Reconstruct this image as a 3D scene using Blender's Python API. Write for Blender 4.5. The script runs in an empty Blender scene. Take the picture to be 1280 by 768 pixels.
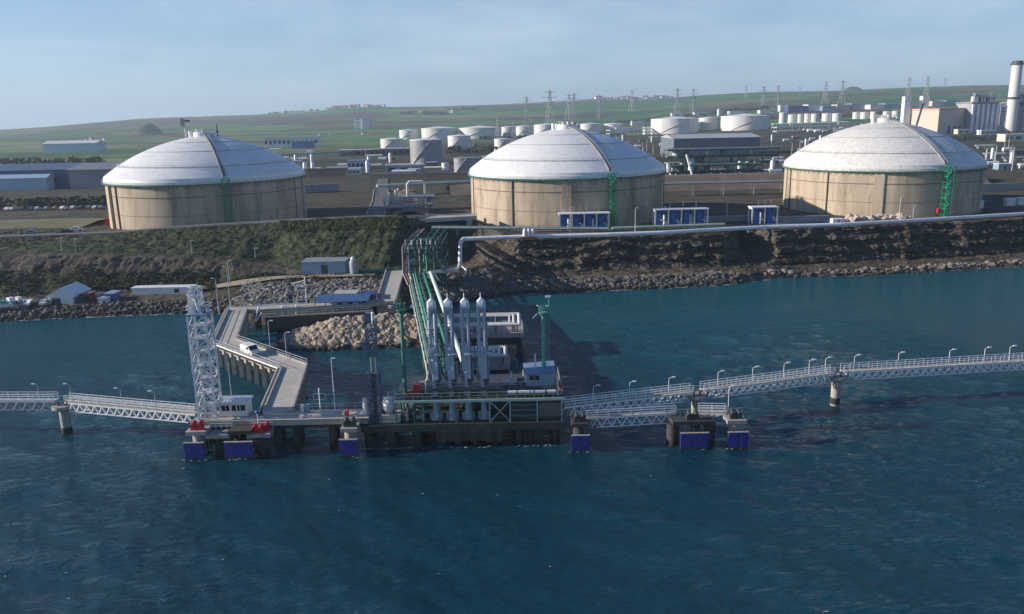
import bpy, math, random
import numpy as np
from mathutils import Vector, Matrix, noise
random.seed(7); rng = np.random.default_rng(7)
D = bpy.data; SC = bpy.context.scene; COL = SC.collection
rad = math.radians

# ------------------------------------------------------------------ camera
FPX, PITCH, ROLL, CAMZ = 1000.0, rad(13.2), rad(1.2), 47.0
FW = Vector((0, math.cos(PITCH), -math.sin(PITCH)))
U0 = Vector((0, math.sin(PITCH), math.cos(PITCH))); R0 = Vector((1, 0, 0))
RT = R0 * math.cos(ROLL) - U0 * math.sin(ROLL); UP = U0 * math.cos(ROLL) + R0 * math.sin(ROLL)
cam = D.objects.new('camera', D.cameras.new('camera')); COL.objects.link(cam); SC.camera = cam
cam.data.sensor_fit = 'HORIZONTAL'; cam.data.sensor_width = 36; cam.data.lens = 36 * FPX / 1280
cam.data.clip_start = .5; cam.data.clip_end = 40000
m = Matrix((RT, UP, -FW)).transposed().to_4x4(); m.translation = (0, 0, CAMZ); cam.matrix_world = m

# ------------------------------------------------------------------ sky, sun, exposure
SUN_E, SUN_A = rad(19), rad(1)          # low winter sun, square from the left
S = Vector((-math.cos(SUN_E) * math.cos(SUN_A), -math.cos(SUN_E) * math.sin(SUN_A), math.sin(SUN_E)))
world = D.worlds.new('World'); SC.world = world; world.use_nodes = True
nt = world.node_tree; nt.nodes.clear()
out = nt.nodes.new('ShaderNodeOutputWorld'); bg = nt.nodes.new('ShaderNodeBackground')
sky = nt.nodes.new('ShaderNodeTexSky'); sky.sky_type = 'NISHITA'; sky.sun_disc = False
sky.sun_elevation = SUN_E; sky.sun_rotation = math.atan2(S.x, S.y); sky.altitude = 50
sky.air_density = 1.0; sky.dust_density = .25; sky.ozone_density = 8
tc = nt.nodes.new('ShaderNodeTexCoord'); mp = nt.nodes.new('ShaderNodeMapping'); mp.inputs['Scale'].default_value = (1.6, 1.6, 6)
nz = nt.nodes.new('ShaderNodeTexNoise'); nz.inputs['Scale'].default_value = 2.2; nz.inputs['Detail'].default_value = 5; nz.inputs['Roughness'].default_value = .6
rp = nt.nodes.new('ShaderNodeMapRange'); rp.inputs[1].default_value = .42; rp.inputs[2].default_value = .78; rp.inputs[3].default_value = .4; rp.inputs[4].default_value = .9
mx = nt.nodes.new('ShaderNodeMixRGB'); mx.inputs[2].default_value = (5.6, 6.75, 7.7, 1)   # thin veil of cloud
L = nt.links.new
L(tc.outputs['Generated'], mp.inputs[0]); L(mp.outputs[0], nz.inputs[0]); L(nz.outputs[0], rp.inputs[0])
sxyz = nt.nodes.new('ShaderNodeSeparateXYZ'); hzr = nt.nodes.new('ShaderNodeMapRange'); hzr.interpolation_type = 'SMOOTHSTEP'      # the veil thins out overhead, as haze does
hzr.inputs[1].default_value = 0; hzr.inputs[2].default_value = .45; hzr.inputs[3].default_value = 1; hzr.inputs[4].default_value = .0
vm = nt.nodes.new('ShaderNodeMath'); vm.operation = 'MULTIPLY'; L(tc.outputs['Generated'], sxyz.inputs[0]); L(sxyz.outputs[2], hzr.inputs[0]); L(hzr.outputs[0], vm.inputs[0]); L(rp.outputs[0], vm.inputs[1]); L(vm.outputs[0], mx.inputs[0])
L(sky.outputs[0], mx.inputs[1]); L(mx.outputs[0], bg.inputs[0]); bg.inputs[1].default_value = .083; L(bg.outputs[0], out.inputs[0])
sun = D.objects.new('sun', D.lights.new('sun', 'SUN')); COL.objects.link(sun)
sun.data.energy = 4.8; sun.data.angle = rad(.5); sun.data.color = (1, .90, .78)
sun.rotation_euler = S.to_track_quat('Z', 'Y').to_euler()
SC.view_settings.view_transform = 'Standard'; SC.view_settings.look = 'None'; SC.view_settings.exposure = 0.6; SC.view_settings.gamma = 1
SC.cycles.volume_bounces = 0; SC.cycles.max_bounces = 6; SC.cycles.use_denoising = True

# ------------------------------------------------------------------ measuring helpers: a point of the place from its direction and height / distance
def ray(px, py): return FW + RT * ((px - 640) / FPX) + UP * ((384 - py) / FPX)
def P(px, py, z):
    d = ray(px, py); t = (z - CAMZ) / d.z; return Vector((d.x * t, d.y * t, z))
def PY(px, py, y):
    d = ray(px, py); t = y / d.y; return Vector((d.x * t, y, CAMZ + d.z * t))
def proj(p):
    d = Vector(p) - Vector((0, 0, CAMZ)); z = d.dot(FW); return 640 + FPX * d.dot(RT) / z, 384 - FPX * d.dot(UP) / z
def lerp(a, b, t): return a + (b - a) * t
def sstep(a, b, x): t = min(1, max(0, (x - a) / (b - a))); return t * t * (3 - 2 * t)
ORD = ['first', 'second', 'third', 'fourth', 'fifth', 'sixth', 'seventh', 'eighth', 'ninth', 'tenth', 'eleventh', 'twelfth', 'thirteenth', 'fourteenth', 'fifteenth', 'sixteenth', 'seventeenth', 'eighteenth', 'nineteenth', 'twentieth'] + ['twenty-' + w for w in ('first', 'second', 'third', 'fourth', 'fifth', 'sixth', 'seventh', 'eighth', 'ninth')] + ['thirtieth'] + ['thirty-' + w for w in ('first', 'second', 'third', 'fourth', 'fifth', 'sixth')]

# ------------------------------------------------------------------ materials
MATS = {}
def M(name, col=(.5, .5, .5), rough=.6, var=.2, scale=.6, metal=0, dirt=None, dirt_amt=.5, vstretch=1.0, bump=0, spec=.5):
    """base colour with two octaves of real variation and optional dirt stains; all in world position so copies differ"""
    if name in MATS: return MATS[name]
    mt = D.materials.new(name); mt.use_nodes = True; n = mt.node_tree.nodes; l = mt.node_tree.links.new
    b = n['Principled BSDF']; b.inputs['Roughness'].default_value = rough; b.inputs['Metallic'].default_value = metal
    b.inputs['Specular IOR Level'].default_value = spec
    g = n.new('ShaderNodeNewGeometry'); mpn = n.new('ShaderNodeMapping'); l(g.outputs['Position'], mpn.inputs[0])
    mpn.inputs['Scale'].default_value = (scale, scale, scale * vstretch)
    t = n.new('ShaderNodeTexNoise'); t.inputs['Scale'].default_value = 1; t.inputs['Detail'].default_value = 6; t.inputs['Roughness'].default_value = .65
    l(mpn.outputs[0], t.inputs[0])
    r = n.new('ShaderNodeMapRange'); r.inputs[1].default_value = .25; r.inputs[2].default_value = .75
    r.inputs[3].default_value = 1 - var; r.inputs[4].default_value = 1 + var; l(t.outputs[0], r.inputs[0])
    v = n.new('ShaderNodeMixRGB'); v.blend_type = 'MULTIPLY'; v.inputs[0].default_value = 1; v.inputs[1].default_value = (*col, 1)
    cmb = n.new('ShaderNodeCombineColor'); [l(r.outputs[0], cmb.inputs[i]) for i in range(3)]; l(cmb.outputs[0], v.inputs[2])
    c = v.outputs[0]
    if dirt:
        t2 = n.new('ShaderNodeTexNoise'); t2.inputs['Scale'].default_value = 2.3; t2.inputs['Detail'].default_value = 8; t2.inputs['Roughness'].default_value = .7
        l(mpn.outputs[0], t2.inputs[0])
        r2 = n.new('ShaderNodeMapRange'); r2.inputs[1].default_value = .48; r2.inputs[2].default_value = .75; r2.inputs[4].default_value = dirt_amt
        l(t2.outputs[0], r2.inputs[0])
        x = n.new('ShaderNodeMixRGB'); x.inputs[2].default_value = (*dirt, 1); l(r2.outputs[0], x.inputs[0]); l(c, x.inputs[1]); c = x.outputs[0]
    if 'rock' in name or 'wet' in name:      # weed and wet stain below the tide mark
        sz = n.new('ShaderNodeSeparateXYZ'); l(g.outputs['Position'], sz.inputs[0]); ta = n.new('ShaderNodeMath'); ta.operation = 'MULTIPLY_ADD'; l(t.outputs[0], ta.inputs[0]); ta.inputs[1].default_value = -1.2; l(sz.outputs[2], ta.inputs[2])
        tr_ = n.new('ShaderNodeMapRange'); tr_.inputs[1].default_value = -.1; tr_.inputs[2].default_value = .45; tr_.inputs[3].default_value = .9; tr_.inputs[4].default_value = 0; l(ta.outputs[0], tr_.inputs[0])
        xt = n.new('ShaderNodeMixRGB'); xt.inputs[2].default_value = (.02, .021, .016, 1); l(tr_.outputs[0], xt.inputs[0]); l(c, xt.inputs[1]); c = xt.outputs[0]
    l(c, b.inputs['Base Color'])
    if bump:
        bp = n.new('ShaderNodeBump'); bp.inputs['Strength'].default_value = bump; bp.inputs['Distance'].default_value = .3
        l(t.outputs[0], bp.inputs['Height']); l(bp.outputs[0], b.inputs['Normal'])
    MATS[name] = mt; return mt
concrete = M('concrete', (.36, .34, .31), .85, .22, .5, dirt=(.13, .11, .09), dirt_amt=.6)
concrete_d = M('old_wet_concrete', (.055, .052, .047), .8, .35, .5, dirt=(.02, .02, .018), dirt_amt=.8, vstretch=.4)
deck_m = M('deck_concrete', (.45, .42, .37), .85, .15, .35, dirt=(.22, .2, .17), dirt_amt=.5)
tankwall = M('tank_concrete', (.46, .375, .275), .85, .28, .11, dirt=(.15, .11, .082), dirt_amt=1.0, vstretch=.16)
dome_m = M('dome_white', (.76, .76, .75), .45, .07, .25, dirt=(.42, .39, .36), dirt_amt=.35, vstretch=.3)
domedirty = M('dome_white_weathered', (.72, .70, .66), .5, .1, .4, dirt=(.34, .31, .28), dirt_amt=.6, vstretch=.25)
white = M('white_paint', (.8, .8, .8), .45, .1, .8, dirt=(.35, .31, .27), dirt_amt=.35)
white2 = M('offwhite_paint', (.66, .65, .62), .5, .12, .05, dirt=(.36, .32, .28), dirt_amt=.5, vstretch=.3)
steel = M('galvanised_steel', (.50, .52, .53), .5, .15, 1, metal=.25, dirt=(.25, .2, .16), dirt_amt=.4)
steel_d = M('dark_steel', (.05, .056, .06), .55, .3, 1, dirt=(.065, .042, .03), dirt_amt=.6)
green = M('green_steel', (.035, .20, .15), .5, .2, .8, dirt=(.1, .13, .1), dirt_amt=.5)
green_d = M('dark_green_steel', (.03, .085, .075), .55, .25, .8, dirt=(.06, .05, .04), dirt_amt=.6)
green_l = M('pale_green_pipe', (.36, .50, .43), .45, .12, .8, dirt=(.3, .28, .22), dirt_amt=.4)
brightgreen = M('bright_green_steel', (.01, .24, .12), .5, .2, .8)
blue_f = M('fender_blue', (.026, .032, .25), .55, .25, .9, dirt=(.075, .075, .12), dirt_amt=.85)
blue = M('blue_panel', (.03, .11, .34), .5, .15, .6)
bluegrey = M('blue_grey_cladding', (.24, .33, .44), .55, .1, .2, dirt=(.2, .22, .25), dirt_amt=.4)
navy = M('navy_cladding', (.05, .075, .17), .55, .12, .2)
armpaint = M('arm_paint', (.42, .47, .55), .42, .12, 1.2, dirt=(.3, .27, .24), dirt_amt=.45)
red = M('red_paint', (.50, .02, .02), .5, .15, 1)
redbrown = M('red_primer', (.22, .06, .04), .6, .2, 1)
black = M('black_rubber', (.018, .018, .02), .7, .2, 1)
grey = M('grey_paint', (.26, .28, .30), .55, .15, .5, dirt=(.15, .13, .11), dirt_amt=.4)
greytank = M('grey_tank_shell', (.30, .30, .31), .5, .1, .1, dirt=(.2, .19, .18), dirt_amt=.4, vstretch=.1)
tan = M('beige_render', (.55, .48, .40), .8, .1, .2)
brownw = M('brown_wall', (.17, .13, .115), .85, .2, .2, dirt=(.08, .065, .06), dirt_amt=.5)
asphalt = M('asphalt', (.10, .10, .105), .9, .2, .3, dirt=(.16, .145, .13), dirt_amt=.5)
dirtroad = M('dirt_road', (.30, .25, .19), .95, .2, .4, dirt=(.18, .15, .10), dirt_amt=.6)
rockm = M('boulder_rock', (.36, .29, .22), .9, .4, .55, dirt=(.12, .10, .085), dirt_amt=.7, bump=.4)
rockd = M('dark_boulder_rock', (.13, .115, .10), .9, .45, .55, dirt=(.04, .037, .033), dirt_amt=.75, bump=.4)
bark = M('bark', (.09, .065, .045), .9, .3, 2)
glass = M('dark_glass', (.02, .025, .03), .08, .1, 1)
tealm = M('teal_paint', (.05, .3, .34), .4, .1, 1)
cream = M('cream_paint', (.62, .57, .45), .6, .12, .8)
rust = M('rust', (.24, .11, .05), .8, .3, 1.2)
def leafmat(name, a, b):
    mt = M(name, a, .7, .55, .8); mt.node_tree.nodes['Principled BSDF'].inputs['Specular IOR Level'].default_value = .2
    x = [n for n in mt.node_tree.nodes if n.type == 'MIX_RGB'][0]; x.inputs[1].default_value = (*a, 1); return mt
leaf_d = leafmat('scrub_leaf', (.036, .042, .022), 0); leaf_o = leafmat('olive_leaf', (.11, .092, .04), 0); leaf_g = leafmat('green_leaf', (.045, .058, .024), 0)
grassm = leafmat('grass_blade', (.13, .135, .05), 0)

# ------------------------------------------------------------------ mesh builder
class MB:
    def __init__(s): s.v = []; s.f = []
    def add(s, vs, fs):
        o = len(s.v); s.v.extend([tuple(v) for v in vs]); s.f.extend([tuple(i + o for i in f) for f in fs]); return s
    def frame(s, c, sz, R=None):
        hx, hy, hz = sz[0] / 2, sz[1] / 2, sz[2] / 2; c = Vector(c)
        vs = [Vector((x * hx, y * hy, z * hz)) for z in (-1, 1) for y in (-1, 1) for x in (-1, 1)]
        if R is not None: vs = [R @ v for v in vs]
        return s.add([c + v for v in vs], [(0, 2, 3, 1), (4, 5, 7, 6), (0, 1, 5, 4), (2, 6, 7, 3), (0, 4, 6, 2), (1, 3, 7, 5)])
    def box(s, x0, x1, y0, y1, z0, z1): return s.frame(((x0 + x1) / 2, (y0 + y1) / 2, (z0 + z1) / 2), (abs(x1 - x0), abs(y1 - y0), abs(z1 - z0)))
    def bar(s, p, q, w, h=None):
        p, q = Vector(p), Vector(q); d = q - p; ln = d.length; h = h or w
        if ln < 1e-6: return s
        x = d / ln; up = Vector((0, 0, 1)) if abs(x.z) < .98 else Vector((0, 1, 0)); y = up.cross(x).normalized(); z = x.cross(y)
        return s.frame((p + q) / 2, (ln, w, h), Matrix((x, y, z)).transposed())
    def tube(s, p, q, r, n=10, r2=None, caps=True):
        p, q = Vector(p), Vector(q); d = (q - p).normalized(); a = Vector((0, 0, 1)) if abs(d.z) < .9 else Vector((1, 0, 0))
        u = d.cross(a).normalized(); w = d.cross(u); r2 = r if r2 is None else r2; vs = []
        for c, rr in ((p, r), (q, r2)):
            vs += [c + (u * math.cos(2 * math.pi * i / n) + w * math.sin(2 * math.pi * i / n)) * rr for i in range(n)]
        fs = [(i, i + n, (i + 1) % n + n, (i + 1) % n) for i in range(n)]
        if caps: fs += [tuple(range(n)), tuple(range(2 * n - 1, n - 1, -1))]
        return s.add(vs, fs)
    def path(s, pts, r, n=10):
        pts = [Vector(p) for p in pts]
        for i, (a, b) in enumerate(zip(pts, pts[1:])):
            s.tube(a, b, r, n)
            if i: s.ball(a, r * 1.03, n, max(4, n // 2))
        return s
    def ball(s, c, r, n=12, k=6, sz=1):
        c = Vector(c); prof = [(r * math.sin(math.pi * i / k), -r * sz * math.cos(math.pi * i / k)) for i in range(k + 1)]
        prof[0] = (1e-4, prof[0][1]); prof[-1] = (1e-4, prof[-1][1]); return s.lathe(prof, c, n)
    def lathe(s, prof, c=(0, 0, 0), n=24, a0=0, a1=2 * math.pi):
        c = Vector(c); full = abs(a1 - a0 - 2 * math.pi) < 1e-6; m_ = n if full else n + 1; vs = []
        for r, z in prof: vs += [c + Vector((r * math.cos(a0 + (a1 - a0) * i / n), r * math.sin(a0 + (a1 - a0) * i / n), z)) for i in range(m_)]
        fs = [(j * m_ + i, j * m_ + (i + 1) % m_, (j + 1) * m_ + (i + 1) % m_, (j + 1) * m_ + i) for j in range(len(prof) - 1) for i in range(n)]
        return s.add(vs, fs)
    def prism(s, poly, z0, z1):
        n = len(poly); vs = [(x, y, z0) for x, y in poly] + [(x, y, z1) for x, y in poly]
        return s.add(vs, [(i, (i + 1) % n, (i + 1) % n + n, i + n) for i in range(n)] + [tuple(range(n - 1, -1, -1)), tuple(range(n, 2 * n))])
    def build(s, name, mat, parent=None, smooth=0):
        me = D.meshes.new(name); org = Vector((0, 0, 0)); r = parent
        while r is not None: org = org + r.location; r = r.parent
        me.from_pydata([(v[0] - org.x, v[1] - org.y, v[2] - org.z) for v in s.v], [], s.f); me.materials.append(mat)
        if smooth:
            me.polygons.foreach_set('use_smooth', [True] * len(me.polygons)); me.set_sharp_from_angle(angle=rad(smooth))
        o = D.objects.new(name, me); COL.objects.link(o)
        if parent is not None: o.parent = parent
        return o
def tag(o, label, cat, group=None):
    o['label'] = label; o['category'] = cat
    if group: o['group'] = group
    return o
def thing(name, loc, label, cat, group=None):
    o = D.objects.new(name, None); COL.objects.link(o); o.location = Vector(loc); o.empty_display_size = .3
    return tag(o, label, cat, group)
def struct(o, kind='structure', label=None):
    o['kind'] = kind
    if label: o['label'] = label
    return o
def copy_tree(o, loc, label, rotz=None, parent=None, scale=None):
    c = o.copy(); COL.objects.link(c); c.parent = parent
    if parent is None:
        c.location = Vector(loc); c['label'] = label
        if rotz is not None: c.rotation_euler = (0, 0, rotz)
        if scale is not None: c.scale = (scale,) * 3
    for ch in list(o.children): copy_tree(ch, None, None, parent=c)
    return c
def railing(pts, h=1.1, step=2.0, r=.035, rails=(1.0, .55)):
    b = MB()
    for p, q in zip(pts, pts[1:]):
        p, q = Vector(p), Vector(q); n = max(1, int((q - p).length / step))
        for i in range(n + 1):
            a = p.lerp(q, i / n); b.bar(a, a + Vector((0, 0, h)), r * 2)
        for k in rails: b.bar(p + Vector((0, 0, h * k)), q + Vector((0, 0, h * k)), r * 2)
    return b
def piece(name, mat, parent, *args, kind='bar', smooth=0):
    b = MB(); getattr(b, kind)(*args); return b.build(name, mat, parent, smooth)

# ------------------------------------------------------------------ sea
def grid_lines(lo, hi, a, b, st, grow=1.12):
    c = list(np.arange(a, b + 1e-6, st)); s = st; x = c[-1]
    while x < hi: s *= grow; x += s; c.append(x)
    s = st; x = c[0]; pre = []
    while x > lo: s *= grow; x -= s; pre.append(x)
    return np.array(pre[::-1] + c)
gx = grid_lines(-12000, 12000, -95, 95, .42); gy = grid_lines(-4000, 420, 58, 190, .36)
X, Y = np.meshgrid(gx, gy); Zw = np.zeros_like(X)
for i in range(70):
    wl = .9 * 1.055 ** i * 1.0
    if wl > 26: wl = rng.uniform(2, 9)
    th = rng.normal(rad(255), rad(30)); k = 2 * math.pi / wl; amp = .0052 * wl ** .8
    ph = rng.uniform(0, 6.28); arg = k * (X * math.cos(th) + Y * math.sin(th)) + ph
    lim = np.clip(wl / 2.2 / .42 - 1, 0, 1)
    Zw += amp * np.sin(arg + .5 * np.sin(arg * .37 + X * .03)) * (lim * .75 + .25)
fade = np.clip((95 - np.abs(X)) / 30, 0, 1) * np.clip((Y - 40) / 15, 0, 1) * np.clip((205 - Y) / 40, 0, 1)
patch = .9 + .2 * np.sin(X * .045 + 1.3 * np.sin(Y * .03)) * np.sin(Y * .06 + .5)
Zw *= fade * patch
nx, ny = len(gx), len(gy); idx = np.arange(nx * ny).reshape(ny, nx)
quads = np.stack([idx[:-1, :-1], idx[:-1, 1:], idx[1:, 1:], idx[1:, :-1]], -1).reshape(-1, 4)
def np_mesh(name, verts, quads, mat, smooth=True):
    me = D.meshes.new(name); me.vertices.add(len(verts)); me.vertices.foreach_set('co', np.asarray(verts, np.float32).ravel())
    me.loops.add(quads.size); me.loops.foreach_set('vertex_index', quads.astype(np.int32).ravel())
    me.polygons.add(len(quads)); me.polygons.foreach_set('loop_start', np.arange(0, quads.size, 4, dtype=np.int32))
    me.polygons.foreach_set('use_smooth', np.full(len(quads), smooth)); me.update(calc_edges=True); me.validate(); me.materials.append(mat)
    o = D.objects.new(name, me); COL.objects.link(o); return o
def water_mat():
    mt = D.materials.new('sea_water'); mt.use_nodes = True; n = mt.node_tree.nodes; l = mt.node_tree.links.new; b = n['Principled BSDF']
    b.inputs['Roughness'].default_value = .05; b.inputs['IOR'].default_value = 1.33
    g = n.new('ShaderNodeNewGeometry')
    def nz(sx, sy, det, sc=1.0, rot=0):
        mpn = n.new('ShaderNodeMapping'); mpn.inputs['Scale'].default_value = (sx, sy, .1); mpn.inputs['Rotation'].default_value = (0, 0, rot); l(g.outputs['Position'], mpn.inputs[0])
        t = n.new('ShaderNodeTexNoise'); t.inputs['Scale'].default_value = sc; t.inputs['Detail'].default_value = det; t.inputs['Roughness'].default_value = .6; l(mpn.outputs[0], t.inputs[0]); return t
    big = nz(.010, .022, 4, 1, .2); cr = n.new('ShaderNodeValToRGB'); l(big.outputs[0], cr.inputs[0])   # drifting silt and depth tint the water
    cr.color_ramp.elements[0].position = .36; cr.color_ramp.elements[0].color = (.003, .036, .060, 1)
    cr.color_ramp.elements[1].position = .66; cr.color_ramp.elements[1].color = (.0045, .049, .072, 1)
    sepy = n.new('ShaderNodeSeparateXYZ'); l(g.outputs['Position'], sepy.inputs[0]); shl = n.new('ShaderNodeMapRange'); l(sepy.outputs[1], shl.inputs[0]); shl.inputs[1].default_value = 125; shl.inputs[2].default_value = 205
    shx = n.new('ShaderNodeMixRGB'); l(shl.outputs[0], shx.inputs[0]); l(cr.outputs[0], shx.inputs[1]); shx.inputs[2].default_value = (.008, .090, .115, 1); cr = shx   # shallower, greener water towards the shore
    fo = nz(.5, 1.3, 9, 1.0, .3); fr = n.new('ShaderNodeMapRange'); l(fo.outputs[0], fr.inputs[0]); fr.inputs[1].default_value = .785; fr.inputs[2].default_value = .80
    mxn = n.new('ShaderNodeMixRGB'); l(fr.outputs[0], mxn.inputs[0]); l(cr.outputs[0], mxn.inputs[1]); mxn.inputs[2].default_value = (.55, .6, .62, 1)
    l(mxn.outputs[0], b.inputs['Base Color'])
    w1 = nz(.45, 1.25, 6, 1.0, .25); w2 = nz(1.6, 3.6, 4, 1.0, -.15); w3 = nz(.09, .26, 3, 1, .15)
    a1 = n.new('ShaderNodeMath'); a1.operation = 'MULTIPLY_ADD'; a1.inputs[1].default_value = .32; l(w2.outputs[0], a1.inputs[0]); l(w1.outputs[0], a1.inputs[2])
    a2 = n.new('ShaderNodeMath'); a2.operation = 'MULTIPLY_ADD'; a2.inputs[1].default_value = .9; l(w3.outputs[0], a2.inputs[0]); l(a1.outputs[0], a2.inputs[2])
    bp = n.new('ShaderNodeBump'); bp.inputs['Strength'].default_value = 1; bp.inputs['Distance'].default_value = .5; l(a2.outputs[0], bp.inputs['Height']); l(bp.outputs[0], b.inputs['Normal'])
    return mt
sea = np_mesh('sea', np.stack([X, Y, Zw], -1).reshape(-1, 3), quads, water_mat()); struct(sea, label='dark blue rippled sea around the jetty')

# ------------------------------------------------------------------ land: shore, cliffs and terrace lofted from surveyed profiles
KN = {  # x : (y,z) of toe, waterline, shore edge, cliff foot, ledge front, ledge back, cliff top, road back, tank ground, inland, far
 -520: ((178, -5), (186, -.3), (191, 2), (213, 2.8), (237, 10.5), (240, 11), (258, 12.2)),
 -180: ((182, -5), (190, -.3), (195, 2), (213, 2.8), (236, 10.8), (240, 11.2), (259, 12.6)),
 -130: ((188, -5), (196, -.3), (201, 2), (216, 2.6), (235, 10.3), (240, 10.8), (260, 13.2)),
 -111: ((190, -5), (199, -.3), (203, 2), (220, 2.6), (235, 9.2), (240, 9.9), (260, 14.5)),
 -84:  ((193, -5), (201, -.3), (206, 2.1), (221, 2.8), (234, 7.6), (240, 8.2), (260, 15.6)),
 -73:  ((190, -5), (199, -.3), (206, 2.4), (217, 4), (232, 6.2), (240, 6.6), (260, 16.1)),
 -64:  ((182, -5), (188, -.3), (194, 3), (214, 5), (228, 5.2), (233, 5.6), (259, 16.4)),
 -50:  ((180, -5), (185, -.3), (192, 3.2), (214, 5), (228, 5.2), (232, 5.5), (258, 16.8)),
 -36:  ((182, -5), (187, -.3), (194, 3.2), (215, 5), (228, 5.2), (232, 5.5), (257, 17)),
 -31:  ((186, -5), (191, -.3), (197, 2.4), (214, 4.2), (238, 5.), (246, 6), (259, 17)),
 -25:  ((190, -5), (197, -.3), (203, 1.8), (213, 3), (246, 4.5), (256, 6), (266, 16)),
 -14:  ((198, -5), (205, -.3), (210, 1.6), (222, 2.5), (248, 4), (257, 5), (266, 15)),
 -7:   ((204, -5), (212, -.3), (217, 1.9), (226, 3), (240, 5), (246, 7.5), (258, 13)),
 2: ((208.0, -5.0), (216.0, -0.3), (222.0, 2.2), (233.9, 2.8), (236.8, 6.2), (237.6, 6.8), (240.4, 11.6)),
 36: ((210.0, -5.0), (218.6, -0.3), (224.0, 2.2), (233.4, 2.8), (236.3, 6.2), (237.1, 6.8), (239.9, 11.6)),
 59: ((214.0, -5.0), (222.0, -0.3), (227.0, 2.0), (236.4, 2.8), (239.3, 6.2), (240.1, 6.8), (242.9, 11.6)),
 70: ((220.0, -5.0), (226.0, -0.3), (230.0, 1.8), (238.9, 2.8), (241.8, 6.2), (242.6, 6.8), (245.4, 11.6)),
 74:   ((222, -5), (228.5, -.3), (232, 1.7), (240, 2.4), (254, 5.5), (255, 7), (258.4, 11.6)),
 79:   ((223, -5), (230, -.3), (234, 1.6), (239, 2.2), (251, 6), (252, 7), (254.4, 11.6)),
 82: ((224.0, -5.0), (231.0, -0.3), (235.0, 1.4), (240.9, 1.8), (243.8, 6.2), (244.6, 6.8), (247.4, 11.6)),
 108: ((225.0, -5.0), (232.0, -0.3), (236.0, 1.2), (244.9, 1.8), (247.8, 6.2), (248.6, 6.8), (251.4, 11.6)),
 157: ((233.0, -5.0), (241.0, -0.3), (245.0, 1.2), (252.9, 1.8), (255.8, 6.2), (256.6, 6.8), (259.4, 11.6)),
 176: ((238.0, -5.0), (246.0, -0.3), (250.0, 1.2), (258.9, 1.8), (261.8, 6.2), (262.6, 6.8), (265.4, 11.6)),
 270: ((255.0, -5.0), (264.0, -0.3), (268.0, 1.2), (276.9, 1.8), (279.8, 6.2), (280.6, 6.8), (283.4, 11.6)),
 560: ((300.0, -5.0), (310.0, -0.3), (315.0, 1.2), (324.9, 1.8), (327.8, 6.2), (328.6, 6.8), (331.4, 11.6))}
kx = sorted(KN); rows = 11
ktab = np.zeros((len(kx), rows, 2))
for i, x in enumerate(kx):
    k = list(KN[x]); y6, z6 = k[6]
    k += [(y6 + 7.5, z6 + .05), (max(y6 + 16, 272), 11.5 if x < -20 else 11.6), (max(y6 + 60, 370), 12.2), (470, 13.0)]
    if x < -125: k[8] = (282, 12.3)
    ktab[i] = k
def row_at(x):
    i = min(len(kx) - 2, max(0, int(np.searchsorted(kx, x)) - 1)); t = (x - kx[i]) / (kx[i + 1] - kx[i]); return ktab[i] * (1 - t) + ktab[i + 1] * t
def land(x, t):
    """point of the shore strip at x on profile parameter t (0 toe .. 10 inland), with rocky relief"""
    k = row_at(x); j = min(rows - 2, int(t)); u = t - j; y, z = k[j] * (1 - u) + k[j + 1] * u
    if j == 3 and x < -60: z = lerp(k[3][1], k[4][1], u ** 2.2 * .85 + .15 * u)
    if 1 < t < 6.6:
        left = sstep(-30, -42, x)
        w = sstep(2.6, 3.3, t) * sstep(6.5, 5.7, t); w2 = sstep(1, 1.4, t) * sstep(7, 6.2, t)
        n1 = noise.fractal(Vector((x * .09, z * .12, 3.1)), .9, 2.1, 5); n2 = noise.fractal(Vector((x * .42, z * .75, 9.0)), .8, 2.2, 4)
        rid = abs(noise.noise(Vector((x * .33, z * .10, 5.5))))
        strata = math.floor(z * .62 + noise.noise(Vector((x * .05, 0, 0))) * 1.4) % 2
        dv = noise.voronoi(Vector((x * .22, z * .5, 1.0)))[0]; dv2 = noise.voronoi(Vector((x * .7, z * 1.3, 4.0)))[0]
        y -= w * ((1.6 - .6 * left) * n1 + (.8 - .2 * left) * n2 + (1 - .6 * left) * (.9 * strata + 1.4 * rid + 1.3 * (dv[1] - dv[0]) + .55 * (dv2[1] - dv2[0])) - 1.6 + .8 * left)
        z += w2 * .35 * noise.fractal(Vector((x * .25, y * .25, 1.0)), .9, 2.1, 4)
    return x, y, z
TS = np.concatenate([np.linspace(0, 1, 3)[:-1], np.linspace(1, 2, 8)[:-1], np.linspace(2, 3, 8)[:-1], np.linspace(3, 4, 26)[:-1], np.linspace(4, 5, 6)[:-1], np.linspace(5, 6, 30)[:-1], np.linspace(6, 7, 8)[:-1], np.linspace(7, 8, 6)[:-1], np.linspace(8, 9, 10)[:-1], np.linspace(9, 10, 8)])
XS = grid_lines(-520, 560, -185, 205, .5, 1.08); XS = np.clip(XS, -520, 560)
V = []; veg = []
for t in TS:
    for x in XS:
        p = land(float(x), float(t)); V.append(p)
        lf = sstep(-28, -40, x); a = lf * sstep(2.9, 3.4, t)
        a *= lerp(1, .25, sstep(6.3, 7, t)) * (1 - .85 * sstep(3.55, 3.75, t) * sstep(4.75, 4.45, t))
        if x < -125: a = max(a, .7 * sstep(7.6, 8.2, t) * sstep(9.3, 8.6, t))
        veg.append(max(a if t < 8.5 else a * .5, .42 * sstep(8.3, 8.9, t)))
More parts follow.
